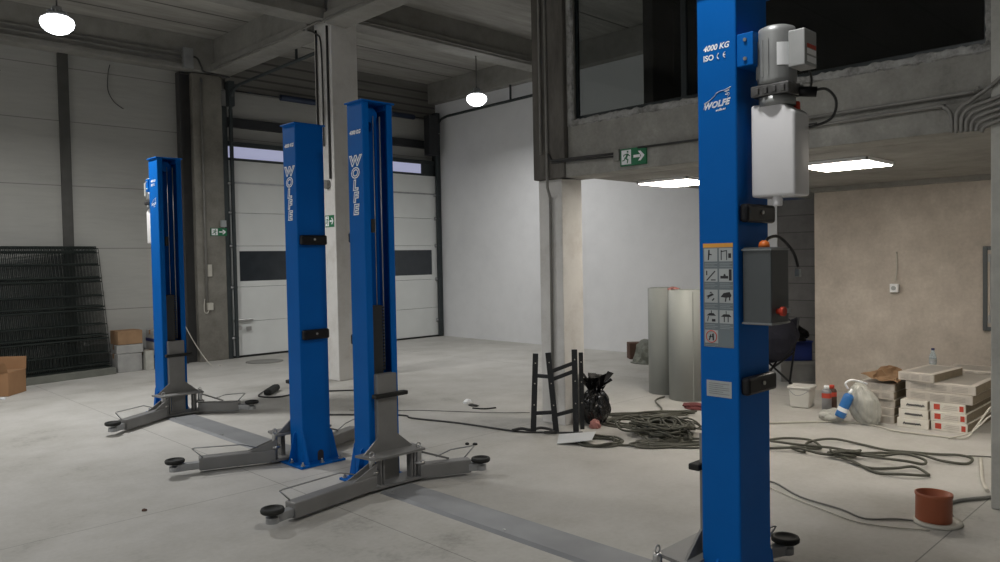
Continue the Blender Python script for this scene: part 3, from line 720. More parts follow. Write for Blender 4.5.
# ------------------------------------------------------------------ lamps
def hall_lamp(x, y, z, ztop, label, power=1.0):
    t = thing('hall_lamp', label, 'lamp', (x, y, z), 'round hall lamps under the beams')
    bm = NB(); cyl(bm, (x, y, z+.16), (x, y, ztop), .008, 8); obj('suspension_cord', bm, M['conduit_d'], t)
    bm = NB(); lathe(bm, [(.10, z+.045), (.11, z+.06), (.10, z+.09), (.06, z+.10), (.05, z+.16), (0, z+.17)], 32, T3(x, y, 0))
    for k in range(16):
        a = 2*math.pi*k/16; bar(bm, (x+.05*math.cos(a), y+.05*math.sin(a), z+.11), (x+.095*math.cos(a), y+.095*math.sin(a), z+.10), .004, .03)
    obj('lamp_housing', bm, M['galv'], t)
    bm = NB(); lathe(bm, [(0, z-.125), (.06, z-.118), (.11, z-.095), (.15, z-.055), (.165, z-.01), (.155, z+.03), (.12, z+.055), (.06, z+.06)], 32, T3(x, y, 0), caps=False); obj('lamp_lens', bm, M['lamp_on'], t)
    ld = bpy.data.lights.new('led_beam', 'AREA'); ld.shape = 'DISK'; ld.size = .28; ld.energy = 95*power; ld.color = (1.0, .985, .955); ld.spread = math.radians(165)
    lo = bpy.data.objects.new('led_beam', ld); C.objects.link(lo); lo.parent = t; lo.location = (0, 0, -.135)
hall_lamp(2.40, 9.12, 4.22, 4.86, 'glaring round lamp high over the dark fence panels', 1.1)
hall_lamp(8.45, 9.12, 4.22, 4.90, 'glaring round lamp hanging in front of the white wall', .62)
hall_lamp(2.40, 1.75, 4.22, 4.86, 'unseen round lamp added above the nearest lift for the hall light', .36)  # never in view, added because the hall lighting needs it
hall_lamp(-3.6, 9.12, 4.22, 4.86, 'unseen round lamp added over the empty far bay to light the hall', 1.7)  # added lamp outside the view, there for its light alone
hall_lamp(-3.6, 2.0, 4.22, 4.86, 'unseen round lamp added behind the camera for more light', .9)  # unseen fixture, put in to brighten the hall from behind
def ceiling_panel(x0, x1, y0, y1, label):
    t = thing('ceiling_light_panel', label, 'ceiling light', ((x0+x1)/2, (y0+y1)/2, 2.36), 'square light panels under the mezzanine')
    bm = NB()
    box(bm, x0, x1, y0, y0+.015, 2.352, 2.38); box(bm, x0, x1, y1-.015, y1, 2.352, 2.38); box(bm, x0, x0+.015, y0, y1, 2.352, 2.38); box(bm, x1-.015, x1, y0, y1, 2.352, 2.38)
    obj('panel_frame', bm, M['white'], t)
    bm = NB(); box(bm, x0+.015, x1-.015, y0+.015, y1-.015, 2.345, 2.37); obj('light_diffuser', bm, M['panel_on'], t)
ceiling_panel(6.40, 7.0, 3.98, 4.56, 'glowing ceiling panel beside the green exit sign, partly behind the nearest post')
ceiling_panel(6.32, 6.92, 2.30, 2.88, 'glowing ceiling panel right of the white oil tank')
ceiling_panel(6.35, 6.95, .2, .8, 'unseen ceiling panel added behind the right concrete pillar for light')  # added panel out of view, lights the space under the mezzanine

# ------------------------------------------------------------------ exit signs
def exit_sign(org, ux, nrm_off, w, h, label, flip=False):
    """running figure at the left, white arrow to the right, on green"""
    ux = V(ux); n = ux.cross(UZ); O_ = V(org)+n*nrm_off
    def q(u, v, d=0): return O_+ux*u*w+UZ*v*h+n*d
    bm = NB(); prism(bm, [q(0, 0), q(1, 0), q(1, 1), q(0, 1)], -n*.02); t = thing('exit_sign', label, 'exit sign', O_, None)
    obj('sign_plate', bm, M['green'], t)
    bm = NB(); poly(bm, [q(.05, .08, .001), q(.43, .08, .001), q(.43, .92, .001), q(.05, .92, .001)])
    for pg in ([(.52, .42), (.78, .42), (.78, .58), (.52, .58)], [(.70, .78), (.80, .78), (.95, .5), (.80, .22), (.70, .22), (.82, .5)]): poly(bm, [q(a, b, .001) for a, b in pg])
    obj('sign_print', bm, M['white'], t)
    bm = NB()
    for pg in ([(.27, .76), (.33, .76), (.33, .86), (.27, .86)], [(.20, .48), (.27, .72), (.34, .68), (.27, .44)], [(.24, .46), (.33, .36), (.30, .14), (.26, .14), (.28, .32), (.20, .42)], [(.23, .48), (.17, .3), (.08, .28), (.08, .33), (.15, .36), (.18, .5)], [(.32, .68), (.40, .56), (.37, .54), (.30, .62)], [(.25, .7), (.14, .66), (.12, .54), (.15, .54), (.17, .62), (.26, .64)]):
        poly(bm, [q(a, b, .002) for a, b in pg])
    obj('running_figure', bm, M['green'], t)
    return t
exit_sign((5.50, 4.09, 2.415), -UY, .0, .27, .15, 'green exit sign with running figure and arrow on the mezzanine beam')
exit_sign((5.50, 12.54, 2.10), UX, .0, .28, .13, 'small exit sign on the bare concrete column beside the garage door')
exit_sign((5.645, 9.20, 2.10), -UY, .0, .22, .16, 'small green exit sign on the far white column')
bm = NB(); box(bm, 5.67, 5.76, 12.50, 12.545, 2.25, 2.36, .004); tag(obj('call_point', bm, M['label']), 'small white box on the bare concrete column, above the exit sign', 'wall box')

# ------------------------------------------------------------------ conduits
def pipe(pts, r, mat, label, cat='conduit', grp=None, sm=0, name='conduit'):
    bm = NB(); tube(bm, pts, r, 8, smooth=sm)
    return tag(obj(name, bm, mat), label, cat, grp)
pipe([(5.49, 4.95, ZC-.05), (5.49, 4.95, 2.3), (5.54, 4.96, 2.2), (5.54, 4.97, .03)], .014, M['conduit'], 'thin conduit running down the whole front column to the floor')
pipe([(5.48, 5.02, ZC-.05), (5.48, 5.02, 2.62)], .012, M['conduit'], 'short conduit on the upper front column, left of the long one')
pipe([(5.49, 4.93, 2.62), (5.49, 4.90, 2.565), (5.49, 4.80, 2.548), (5.49, 4.16, 2.535)], .011, M['conduit_d'], 'upper of two thin conduits left of the exit sign on the beam', sm=3)
pipe([(5.49, 4.90, 2.53), (5.49, 4.16, 2.51)], .008, M['conduit_d'], 'lower of two thin conduits left of the exit sign on the beam')
bm = NB(); box(bm, 5.49, 5.52, 4.10, 4.16, 2.47, 2.57, .003); tag(obj('junction_box', bm, M['conduit']), 'small grey box on the beam where the two thin conduits end', 'junction box')
pipe([(5.50, 3.90, 2.56), (5.50, 3.2, 2.555), (5.50, 2.35, 2.55)], .009, M['conduit_d'], 'dark cable along the ledge of the beam right of the exit sign')
# right-hand conduits
pipe([(5.52, 2.45, 2.605), (5.53, 1.42, 2.615), (5.52, 1.36, 2.62), (5.50, 1.33, 2.63)], .013, M['conduit'], 'topmost long conduit along the bare beam below the dark window', sm=4)
pipe([(5.50, 2.45, 2.535), (5.50, 1.62, 2.55), (5.50, 1.53, 2.54), (5.50, 1.49, 2.48), (5.50, 1.485, 2.37)], .012, M['conduit'], 'lower long conduit along the bare beam, bending down at its end', sm=4)
for k in range(6):
    y0 = 1.452-k*.028; rr_ = .095-.010*k; zc = 2.55-.031*k-rr_
    arc = [(5.472, y0-rr_+rr_*math.cos(q), zc+rr_*math.sin(q)) for q in [math.radians(v) for v in (0, 20, 40, 60, 76)]]
    e = arc[-1]; ri = 1.0 if k else 2.6
    pipe([(5.472, y0, 2.36)]+arc+[(5.472, e[1]-.05, e[2]+.014*ri), (5.472, e[1]-.12, e[2]+.032*ri), (5.472, .95, e[2]+.032*ri+(e[1]-1.07)*.32*ri)], .0125, M['conduit'],
         ['outermost', 'second', 'third', 'fourth', 'fifth', 'innermost'][k]+' of the grey conduits curving down beside the right pillar', grp='conduits bending round the right pillar', sm=3)
# conduits at the far white column and column by the door
pipe([(5.63, 9.02, 4.8), (5.63, 9.02, 2.75)], .016, M['conduit_d'], 'upper conduit on the far white column ending in a round box')
pipe([(5.63, 9.30, 4.8), (5.63, 9.30, .9)], .014, M['conduit_d'], 'long conduit on the far white column beside its corner')
bm = NB(); cyl(bm, (5.65, 9.10, 2.68), (5.59, 9.10, 2.68), .06, 18); tag(obj('junction_box', bm, M['conduit']), 'round junction box on the far white column', 'junction box')
pipe([(5.60, 9.30, .9), (5.60, 9.30, .62)], .02, M['cable_w'], 'pale socket hanging low on the far white column', 'socket', name='wall_socket')
pipe([(5.40, 12.53, 4.7), (5.40, 12.53, 1.0)], .018, M['conduit'], 'conduit down the bare concrete column beside the garage door')
pipe([(5.36, 12.53, 1.05), (5.34, 12.51, .85), (5.40, 12.51, .82), (5.45, 12.51, .98)], .008, M['cable_w'], 'pale cable loop at the foot of the bare column conduit', 'cable', sm=4, name='cable')
bm = NB(); box(bm, 5.40, 5.49, 12.49, 12.55, .86, .98, .006); tag(obj('switch_box', bm, M['cable_w']), 'lower pale switch box on the bare concrete column', 'switch box')
bm = NB(); box(bm, 5.42, 5.49, 12.5, 12.55, 1.42, 1.62, .006); tag(obj('switch_box', bm, M['cable_w']), 'upper pale switch box on the bare concrete column', 'switch box')
for k, z in enumerate((4.87, 4.95, 5.03)):
    pipe([(X0+.1, 12.42, z), (5.1, 12.42, z)], .018, M['conduit'], ['lowest', 'middle', 'highest'][k]+' of three conduits along the wall beam over the fence panels', grp='conduits along the wall beam')
bm = NB(); box(bm, 5.06, 5.22, 12.36, 12.45, 4.80, 5.12, .004); tag(obj('cable_clamp', bm, M['galv']), 'pale clamp block where the wall beam conduits end', 'clamp')
pipe([(5.2, 12.4, 5.0), (5.30, 12.4, 4.98), (5.36, 12.4, 4.86), (5.45, 12.45, 4.79), (5.86, 12.45, 4.77)], .016, M['conduit_d'], 'dark cable drooping over the top of the bare concrete column', 'cable', sm=5, name='cable')
pipe([(5.53, 12.3, 4.84), (5.53, 9.5, 4.84), (5.53, 9.0, 4.84)], .014, M['conduit'], 'conduit under the edge of the beam between bare and white columns')
pipe([(5.52, 8.9, 4.84), (5.52, 5.2, 4.84)], .016, M['conduit'], 'conduit along the lower edge of the beam toward the camera')
pipe([(5.53, 9.5, 4.84), (5.60, 9.25, 4.74), (5.62, 9.15, 4.5), (5.625, 9.15, 3.2)], .012, M['conduit_d'], 'conduit bending from the beam down the far white column', sm=5)
pipe([(6.1, 8.93, 4.945), (9.0, 8.93, 4.945), (10.5, 8.93, 4.945)], .012, M['conduit'], 'conduit along the cross beam behind the hanging lamp')
pipe([(2.2, 12.7, 4.6), (2.35, 12.7, 4.42), (2.6, 12.7, 4.42)], .006, M['cable_b'], 'dark cable stub high at the far left of the panel wall', 'cable', name='cable')
pipe([(4.06, 12.72, 4.74), (4.03, 12.72, 4.6), (4.02, 12.72, 4.35), (4.10, 12.72, 4.18), (4.24, 12.72, 4.08)], .006, M['cable_b'], 'thin black cable hanging on the panel wall above the fence panels', 'cable', sm=5, name='cable')
pipe([(10.52, 6.25, .02), (10.52, 6.25, 2.36)], .02, M['conduit'], 'thin upright pipe on the white wall above the grey rolls')
# plaster wall fittings
bm = NB(); pts = [(8.99, 2.97, 1.62), (8.985, 2.965, 1.45), (8.98, 2.97, 1.38), (8.97, 2.975, 1.30)]; tube(bm, pts, .007, 6, smooth=4)
t = thing('wall_socket', 'white socket hanging from its wires on the grey plaster wall', 'socket', (8.97, 2.98, 1.2)); obj('wire', bm, M['cable_w'], t)
bm = NB(); box(bm, 8.93, 8.98, 2.94, 3.025, 1.175, 1.27, .006); obj('socket_body', bm, M['white'], t)
bm = NB(); cyl(bm, (8.93, 2.983, 1.222), (8.926, 2.983, 1.222), .024, 16); obj('socket_face', bm, M['label'], t)
t = thing('wall_frame', 'dark framed panel cut off by the right pillar on the plaster wall', 'frame', (8.98, 1.8, .8))
bm = NB(); box(bm, 8.96, 9.0, 2.10, 2.14, .80, 1.66, .003); box(bm, 8.96, 9.0, 1.5, 2.10, 1.62, 1.66, .003); box(bm, 8.96, 9.0, 1.5, 2.10, .80, .84, .003); obj('outer_frame', bm, M['ctrl'], t)
bm = NB(); box(bm, 8.97, 9.0, 1.5, 2.10, .84, 1.62); obj('inset_panel', bm, M['plaster'], t)
bm = NB(); cyl(bm, (8.95, 2.06, .9), (8.95, 2.06, 1.56), .012, 8); box(bm, 8.945, 8.99, 2.03, 2.09, 1.50, 1.58, .003); box(bm, 8.945, 8.99, 2.03, 2.09, .88, .96, .003); obj('rail', bm, M['galv'], t)
# ------------------------------------------------------------------ clutter by the left wall
def fence_panel(k, label):
    t = thing('fence_panel', label, 'fence panel', (2.6+k*.0, 12.1, .12), 'welded wire fence panels leaning on the wall')
    off = k*.034
    o = V((1.42+.02*((k*7) % 3), 12.12-off, .118)); ax = V((.985, .17, 0)); Lg = 2.41; upv = V((-.09, .16, 1.80-.015*(k % 3)))
    bm = NB(); r = .0035
    n = 50
    for i in range(n+1):
        p = o+ax*(Lg*i/n); bar(bm, p, p+upv, .006, .006)
    obj('upright_wires', bm, M['fence'], t)
    bm = NB()
    for v in (.0, .03, .12, .24, .27, .36, .48, .51, .60, .72, .75, .86, .965, 1.0):
        p = o+upv*v; bar(bm, p-V((0, .006, 0)), p+ax*Lg-V((0, .006, 0)), .010, .014 if v not in (.24, .27, .48, .51, .72, .75) else .02)
    obj('cross_wires', bm, M['fence'], t)
names = ['rearmost', 'second', 'third', 'fourth', 'fifth', 'sixth', 'foremost']
for k in range(7): fence_panel(k, names[k]+' of the dark wire fence panels leaning on the left wall')
bm = NB(); bar(bm, (1.3, 11.96, .05), (3.84, 12.41, .05), .30, .10, .006); tag(obj('timber_bearer', bm, M['pallet']), 'wide low timber beam carrying the leaning fence panels', 'bearer')
def carton(name, x, y, z, w, d, h, rz, mat, label, cat='box', flaps=False, straps=None, grp=None):
    Mx = T3(x, y, z, 0, 0, rz); t = thing(name, label, cat, (x, y, z), grp)
    bm = NB(); box(bm, -w/2, w/2, -d/2, d/2, 0, h, .006, Mx); obj('carton_body', bm, mat, t)
    bm = NB(); box(bm, -w/2-.001, w/2+.001, -.03, .03, h-.001, h+.001, 0, Mx); box(bm, -w/2-.0015, -w/2, -.03, .03, h-.07, h, 0, Mx); obj('packing_tape', bm, M['card_b'] if mat is not M['card_b'] else M['card'], t)
    if flaps:
        bm = NB(); prism(bm, [Mx @ V(p) for p in ((-w/2, -d/2, h), (w/2, -d/2, h), (w/2, -d/2-.06, h+.13), (-w/2, -d/2-.06, h+.13))], Mx.to_3x3() @ V((0, .006, 0)))
        prism(bm, [Mx @ V(p) for p in ((-w/2, d/2, h), (w/2, d/2, h), (w/2, d/2+.02, h+.16), (-w/2, d/2+.02, h+.16))], Mx.to_3x3() @ V((0, .006, 0)))
        obj('open_flap', bm, mat, t)
    if straps:
        bm = NB()
        for z_ in straps: box(bm, -w/2-.003, w/2+.003, -d/2-.003, d/2+.003, z_, z_+.05, 0, Mx)
        obj('strap', bm, M['strap_b'], t, 'navy strap')
    return t
carton('cardboard_box', 2.20, 11.55, 0, .50, .42, .30, math.radians(-40), M['card'], 'open brown cardboard box at the left edge in front of the fence panels', flaps=True)
carton('white_carton', 4.08, 12.50, 0.0, .36, .34, .28, .05, M['skirt_grey'], 'low white carton on the floor right of the fence panels')
carton('white_carton', 4.10, 12.50, .285, .38, .34, .13, -.03, M['skirt_grey'], 'flat white carton under the brown one by the fence panels')
carton('brown_carton', 4.10, 12.50, .42, .36, .32, .21, .04, M['card_b'], 'brown carton topmost on white cartons by the fence panels')
carton('white_carton', 4.36, 12.42, 0, .12, .30, .30, 0, M['bag_cl'], 'narrow upright white carton beside the strapped ones')
carton('strapped_carton', 4.66, 12.50, 0, .42, .36, .30, .02, M['skirt_grey'], 'lower white carton with a navy strap behind the farthest post', straps=(.17,))
carton('strapped_carton', 4.66, 12.50, .305, .42, .36, .30, -.02, M['skirt_grey'], 'upper white carton with a navy strap behind the farthest post', straps=(.12,))
pipe([(4.9, 12.6, .95), (5.05, 12.3, .4), (5.2, 12.0, .012), (5.3, 11.85, .012)], .007, M['cable_w'], 'pale cord slanting to the floor beside the bare concrete column', 'cord', sm=4, name='cord')
bm = NB(); lathe(bm, [(0, .0), (.30, 0), (.30, .008), (.24, .012), (.23, .008), (0, .008)], 32, T3(6.0, 11.75, 0)); tag(obj('floor_drain', bm, M['conduit']), 'round floor drain cover in front of the garage door', 'drain')
# hose and grey device between the rear posts
bm = NB(); bar(bm, (4.44, 8.66, .04), (4.72, 8.94, .05), .10, .075, .03); tag(obj('grey_sleeve', bm, M['rubber']), 'small dark oval thing lying behind the farthest lift arm', 'sleeve')
pipe([(4.52, 8.9, .02), (4.36, 8.72, .01), (4.38, 8.55, .01), (4.5, 8.45, .01), (4.68, 8.47, .01), (5.0, 8.42, .01), (5.5, 8.0, .01)], .009, M['cable_b'], 'black cable trailing from the small dark oval thing', 'cable', sm=5, name='cable')

# ------------------------------------------------------------------ cables on the floor
pipe([(4.3, 7.05, .01), (4.79, 6.44, .01), (4.78, 6.22, .01), (4.94, 5.67, .01), (5.05, 5.01, .01), (5.20, 4.75, .01), (5.3, 4.62, .01), (5.42, 4.5, .01)], .009, M['cable_b'], 'dark cable crossing the floor to the black metal trestle', 'cable', sm=5, name='cable')
pipe([(4.6, 7.1, .006), (4.95, 6.66, .006), (5.13, 6.45, .006), (5.51, 5.83, .006), (5.78, 5.51, .006)], .004, M['cable_grey'], 'thin grey wire on the floor behind the dark cable', 'wire', sm=4, name='wire')
pipe([(5.02, 5.02, .02), (5.10, 4.98, .03), (5.15, 4.90, .02), (5.24, 4.86, .03), (5.28, 4.76, .02), (5.22, 4.68, .02), (5.16, 4.74, .02)], .014, M['cable_b'], 'black twisted cable end at the foot of the black trestle', 'cable', sm=5, name='cable')
def coil(cx, cy, rx, ry, rot, turns, jit, r, mat, label, seed, zmax=.05, extra=None, n=9, spin=.25):
    rd = random.Random(seed); pts = []
    for t_ in range(turns):
        ox, oy = rd.uniform(-jit, jit), rd.uniform(-jit, jit); sx, sy = rd.uniform(.72, 1.08), rd.uniform(.65, 1.1); rr = rot+rd.uniform(-spin, spin)
        zz = rd.uniform(r, zmax)
        for k in range(n):
            a = 2*math.pi*k/n+.15*rd.random()
            u, v = rx*sx*math.cos(a), ry*sy*math.sin(a)
            pts.append((cx+ox+u*math.cos(rr)-v*math.sin(rr), cy+oy+u*math.sin(rr)+v*math.cos(rr), max(r, zz+rd.uniform(-.3, .3)*zmax)))
    if extra: pts += extra
    bm = NB(); tube(bm, pts, r, 6, smooth=4)
    return tag(obj('cable_coil', bm, mat), label, 'cable')
# direction "across the picture" on the floor is roughly (0.7,-0.7)
R45 = math.radians(-45)
coil(5.86, 3.93, .26, .17, R45, 24, .15, .0095, M['cable_g'], 'large tangled heap of olive cable left of the nearest post', 11, .13, extra=[(6.3, 4.5, .02), (6.7, 4.5, .02), (7.1, 4.85, .02), (7.4, 4.93, .015)], n=7, spin=1.5)
coil(5.62, 3.60, .42, .10, R45, 4, .05, .0095, M['cable_g'], 'long flat loops of olive cable in front of the tangled heap', 5, .02)
coil(6.45, 4.52, .48, .10, R45, 4, .07, .0095, M['cable_g'], 'flat loops of olive cable behind the tangled heap', 15, .03)
coil(5.24, 4.17, .20, .19, R45, 5, .025, .0095, M['cable_g'], 'small neat coil of olive cable beside the white sheet', 4, .03, extra=[(5.25, 3.95, .012), (5.35, 3.85, .012)])
coil(6.02, 4.50, .20, .20, R45, 3, .04, .0095, M['cable_g'], 'open loops of olive cable by the black bin bag', 9, .025, extra=[(5.95, 4.62, .012)])
pipe([(6.2, 3.12, 0.012), (6.36, 3.02, 0.02), (6.41, 2.83, 0.028), (6.35, 2.71, 0.012), (6.19, 2.65, 0.02), (6.08, 2.83, 0.028), (6.04, 2.7, 0.014), (6.33, 2.8, 0.022), (6.56, 2.69, 0.03), (6.59, 2.46, 0.014), (6.5, 2.24, 0.022), (6.51, 2.07, 0.03), (6.65, 1.9, 0.014), (6.7, 1.76, 0.022), (6.61, 1.65, 0.03), (6.49, 1.66, 0.014), (6.43, 1.81, 0.022), (6.49, 2.03, 0.03), (6.3, 2.35, 0.014), (6.11, 2.45, 0.022), (6.16, 2.34, 0.03), (6.15, 2.19, 0.038), (6.15, 1.99, 0.046), (6.21, 1.87, 0.03), (6.32, 1.9, 0.038), (6.37, 2.06, 0.046), (6.25, 2.19, 0.03), (6.2, 2.35, 0.038), (6.19, 2.54, 0.046), (6.19, 2.77, 0.03), (6.12, 3.03, 0.038)], .0105, M['cable_g'], 'loose olive cable laid in long loops right of the nearest post', 'cable', sm=6, name='cable')
pipe([(6.24, 2.37, 0.012), (6.1, 2.42, 0.02), (5.99, 2.33, 0.028), (5.91, 2.16, 0.012), (5.99, 2.0, 0.02), (6.1, 1.9, 0.028), (6.03, 1.79, 0.012), (5.94, 1.77, 0.02), (5.84, 1.89, 0.028), (5.82, 2.07, 0.012), (6.0, 2.31, 0.02), (6.05, 2.46, 0.028), (6.24, 2.42, 0.012), (6.13, 2.42, 0.02), (6.02, 2.56, 0.028), (6.04, 2.77, 0.036000000000000004), (5.95, 2.95, 0.02), (5.9, 3.1, 0.028)], .0105, M['cable_g'], 'short doubled olive cable in front of the long loops', 'cable', sm=6, name='cable')
coil(6.12, 2.42, .10, .06, R45, 4, .03, .0095, M['cable_g'], 'dark knot of cable in the middle of the long loops', 21, .06)
pipe([(6.6, 3.6, .01), (6.89, 3.41, .01), (7.36, 2.94, .01), (7.40, 2.62, .01), (7.3, 2.43, .01), (7.33, 2.09, .01), (7.38, 1.9, .01), (7.5, 1.84, .1), (7.55, 1.72, .3), (7.3, 1.45, .48)], .009, M['cable_w'], 'white cable running in front of the stacked flooring packs', 'cable', sm=5, name='cable')
pipe([(7.30, 2.0, .01), (7.45, 1.86, .06), (7.5, 1.72, .22), (7.3, 1.45, .36)], .008, M['cable_w'], 'second white cable slanting up to the right pillar', 'cable', sm=4, name='cable')
pipe([(6.72, 1.62, .012), (6.45, 1.55, .012), (6.1, 1.46, .012), (5.85, 1.37, .012)], .014, M['cable_w'], 'short thick white cable end beside the long olive loops', 'cable', sm=4, name='cable')
pipe([(5.05, 2.60, .008), (5.11, 2.50, .008), (4.92, 2.23, .008), (4.85, 1.94, .008), (4.77, 1.76, .008), (4.89, 1.62, .008), (4.93, 1.52, .008)], .006, M['cable_grey'], 'thin grey wire sweeping to the orange brown pipe cap', 'wire', sm=5, name='wire')
pipe([(5.02, 2.55, .008), (4.86, 2.24, .008), (4.74, 1.95, .008), (4.68, 1.78, .008), (4.72, 1.6, .008), (4.82, 1.42, .008)], .005, M['cable_w'], 'pale wire beside the thin grey one in front of the nearest post', 'wire', sm=5, name='wire')
pipe([(5.12, 1.38, .008), (5.35, 1.47, .012), (5.5, 1.45, .012), (5.65, 1.36, .012), (5.75, 1.30, .012)], .012, M['cable_grey'], 'thick grey cable from the pipe cap to the right pillar', 'cable', sm=4, name='cable')
pipe([(6.75, 1.75, .01), (6.85, 1.55, .01), (6.7, 1.40, .01), (6.45, 1.32, .01)], .005, M['cable_g'], 'thin stray wire between the olive loops and the right pillar', 'wire', sm=5, name='wire')
# orange brown pipe cap on its ring
t = thing('pipe_cap', 'orange brown plastic pipe end standing on a pale ring near the right pillar', 'pipe cap', (5.0, 1.45, 0))
bm = NB(); lathe(bm, [(.095, .012), (.098, .018), (.098, .155), (.102, .162), (.102, .178), (.094, .178), (.092, .03), (0, .03)], 36, T3(5.0, 1.45, 0, 0, .03)); obj('pipe_body', bm, M['terracotta'], t)
bm = NB(); lathe(bm, [(.128, 0), (.135, .006), (.128, .02), (.10, .02), (.098, .012)], 36, T3(5.0, 1.43, 0)); obj('base_ring', bm, M['cable_w'], t, 'pale base ring')
# debris
rd = random.Random(5)
def crumple(name, c, r, mat, label, cat, seed, zs=.5, sub=3, amp=.35, flatten=True):
    bm = NB(); bmesh.ops.create_icosphere(bm, subdivisions=sub, radius=1)
    rr = random.Random(seed); ph = [V((rr.uniform(-4, 4), rr.uniform(-4, 4), rr.uniform(-4, 4))) for _ in range(7)]
    for v in bm.verts:
        n = sum(abs(math.sin(v.co.dot(p)+k)) for k, p in enumerate(ph))/7-.5
        f = 1+amp*n*2; v.co = V((v.co.x*r[0]*f, v.co.y*r[1]*f, v.co.z*r[2]*f))
        v.co.z = max(v.co.z, -r[2]*zs); v.co += V((c[0], c[1], c[2]+r[2]*zs))
    return tag(obj(name, bm, mat), label, cat)
crumple('paper_scrap', (5.72, 6.42, 0), (.05, .04, .03), M['white'], 'white crumpled scrap on the open floor before the white wall', 'scrap', 3)
crumple('plastic_scrap', (5.66, 6.26, 0), (.035, .07, .012), M['rubber'], 'flat black scrap beside the white crumpled one', 'scrap', 4)
pipe([(5.55, 6.15, .006), (5.6, 6.02, .008), (5.72, 5.96, .01)], .008, M['rubber'], 'bent black strip beside the flat black scrap', 'scrap', sm=3, name='plastic_strip')
for k, (x, y, s_) in enumerate(((4.43, 4.99, .018), (4.47, 4.93, .022))): crumple('crumb', (x, y, 0), (s_, s_, .012), M['rubber'], ['left', 'right'][k]+' of two tiny dark crumbs behind the raised right lift arm', 'crumb', 20+k, sub=2)
for k, (x, y, s_, w) in enumerate(((1.80, 5.25, .016, 'between the left lift pads'), (1.62, 3.75, .014, 'in the lower left floor area'), (1.85, 3.45, .016, 'nearest to the camera at left'), (2.16, 11.05, .03, 'by the long timber beam'))):
    crumble = crumple('crumb', (x, y, 0), (s_, s_, s_*.6), M['brick'] if k < 3 else M['paper'], ('tiny dark crumb ' if k < 3 else 'small white crumb ')+w, 'crumb', 30+k, sub=2)
crumple('wrapper', (5.68, 4.56, 0), (.05, .05, .05), M['pink'], 'pink crumpled wrapper in front of the black bin bag', 'wrapper', 8, amp=.6)
crumple('rag', (7.12, 4.32, 0), (.10, .17, .035), M['rag'], 'dark red rag on the floor in front of the grey rolls', 'rag', 9, amp=.6)
bm = NB(); prism(bm, [(4.95, 4.40, .004), (5.18, 4.58, .02), (5.34, 4.28, .062), (5.08, 4.12, .056)], (0, 0, .004)); tag(obj('paper_sheet', bm, M['paper']), 'white sheet lying on the floor before the black trestle', 'sheet')

# ------------------------------------------------------------------ black trestle
def rail(bm, p, q, w=.045, h=.028): bar(bm, p, q, w, h, .003, up=V((.7, .7, 0)))
t = thing('metal_trestle', 'black perforated metal trestle folded against the white front column', 'trestle', (5.30, 4.72, 0))
legs = [((5.16, 4.88, 0), (5.22, 4.89, .73)), ((5.27, 4.69, 0), (5.25, 4.76, .745)), ((5.42, 4.58, 0), (5.455, 4.615, .765)), ((5.56, 4.62, 0), (5.53, 4.60, .73))]
for k, (p, q) in enumerate(legs):
    bm = NB(); rail(bm, p, q, .052 if k != 3 else .04, .03); lg = obj('leg', bm, M['darkin'], t)
    bm = NB(); p, q = V(p), V(q)
    for f in (.35, .62, .88):
        c = p.lerp(q, f)-V((.012, .012, 0)); bmesh.ops.create_cone(bm, cap_ends=True, segments=8, radius1=.006, radius2=.006, depth=.012, matrix=Matrix.Translation(c) @ Matrix.Rotation(math.pi/2, 4, V((.7, -.7, 0))))
    obj('rivet', bm, M['cable_w'], lg)
def lp(k, f): return V(legs[k][0]).lerp(V(legs[k][1]), f)
for a, fa, b, fb in ((0, .72, 1, .70), (1, .66, 2, .74), (1, .76, 2, .84), (0, .24, 1, .26), (1, .22, 2, .27)):
    bm = NB(); rail(bm, lp(a, fa), lp(b, fb), .035, .02); obj('rung', bm, M['darkin'], t)

# black bin bag
t = thing('bin_bag', 'black knotted bin bag beside the white front column', 'bag', (5.88, 4.70, 0))
bm = NB(); bmesh.ops.create_icosphere(bm, subdivisions=5, radius=1)
rr = random.Random(2); ph = [(V((rr.uniform(-1, 1), rr.uniform(-1, 1), rr.uniform(-.5, .5)))*rr.uniform(3, 11), rr.uniform(0, 6)) for _ in range(14)]
for v in bm.verts:
    z = v.co.z
    n = sum(abs(math.sin(v.co.dot(p)+q)) for p, q in ph)/14-.6
    ang = math.atan2(v.co.y, v.co.x); pleat = .10*math.sin(ang*9+z*2)*max(0, z)
    w = .98+.10*math.sin(ang*2+1)-.22*max(0, z+.2)-.35*max(0, z-.55)
    k = max(w, .35)*(1+.75*n+pleat*1.6)
    rx = .155; hz = .20
    v.co = V((v.co.x*rx*k, v.co.y*rx*k, max(z, -.85)*hz*(1+.15*n)+.85*hz))
    v.co += V((5.86, 4.70, 0))
obj('bag_body', bm, M['bag_bk'], t)
bm = NB()
rr = random.Random(6)
for k in range(9):                       # the gathered neck flares in stiff crumpled lobes
    a = 2*math.pi*k/9+rr.uniform(-.2, .2); r1 = rr.uniform(.12, .20); z1 = rr.uniform(.38, .50)
    c = V((5.86, 4.70, .27)); d = V((math.cos(a), math.sin(a), 0)); s_ = V((-d.y, d.x, 0))
    A = [c+s_*.05, c-s_*.05, c+d*r1*.6-s_*.075+UZ*(z1-.27)*.7, c+d*r1+UZ*(z1-.26), c+d*r1*.7+s_*.075+UZ*(z1-.25)]
    m_ = c+d*r1*.45+UZ*(z1-.30)*.6-d*.03
    vs = [bm.verts.new(p) for p in A]; mv = bm.verts.new(m_); mv2 = bm.verts.new(m_+UZ*.006+d*.014)
    for i in range(5): bm.faces.new((vs[i], vs[(i+1) % 5], mv)); bm.faces.new((vs[(i+1) % 5], vs[i], mv2))
obj('bag_neck', bm, M['bag_bk'], t)

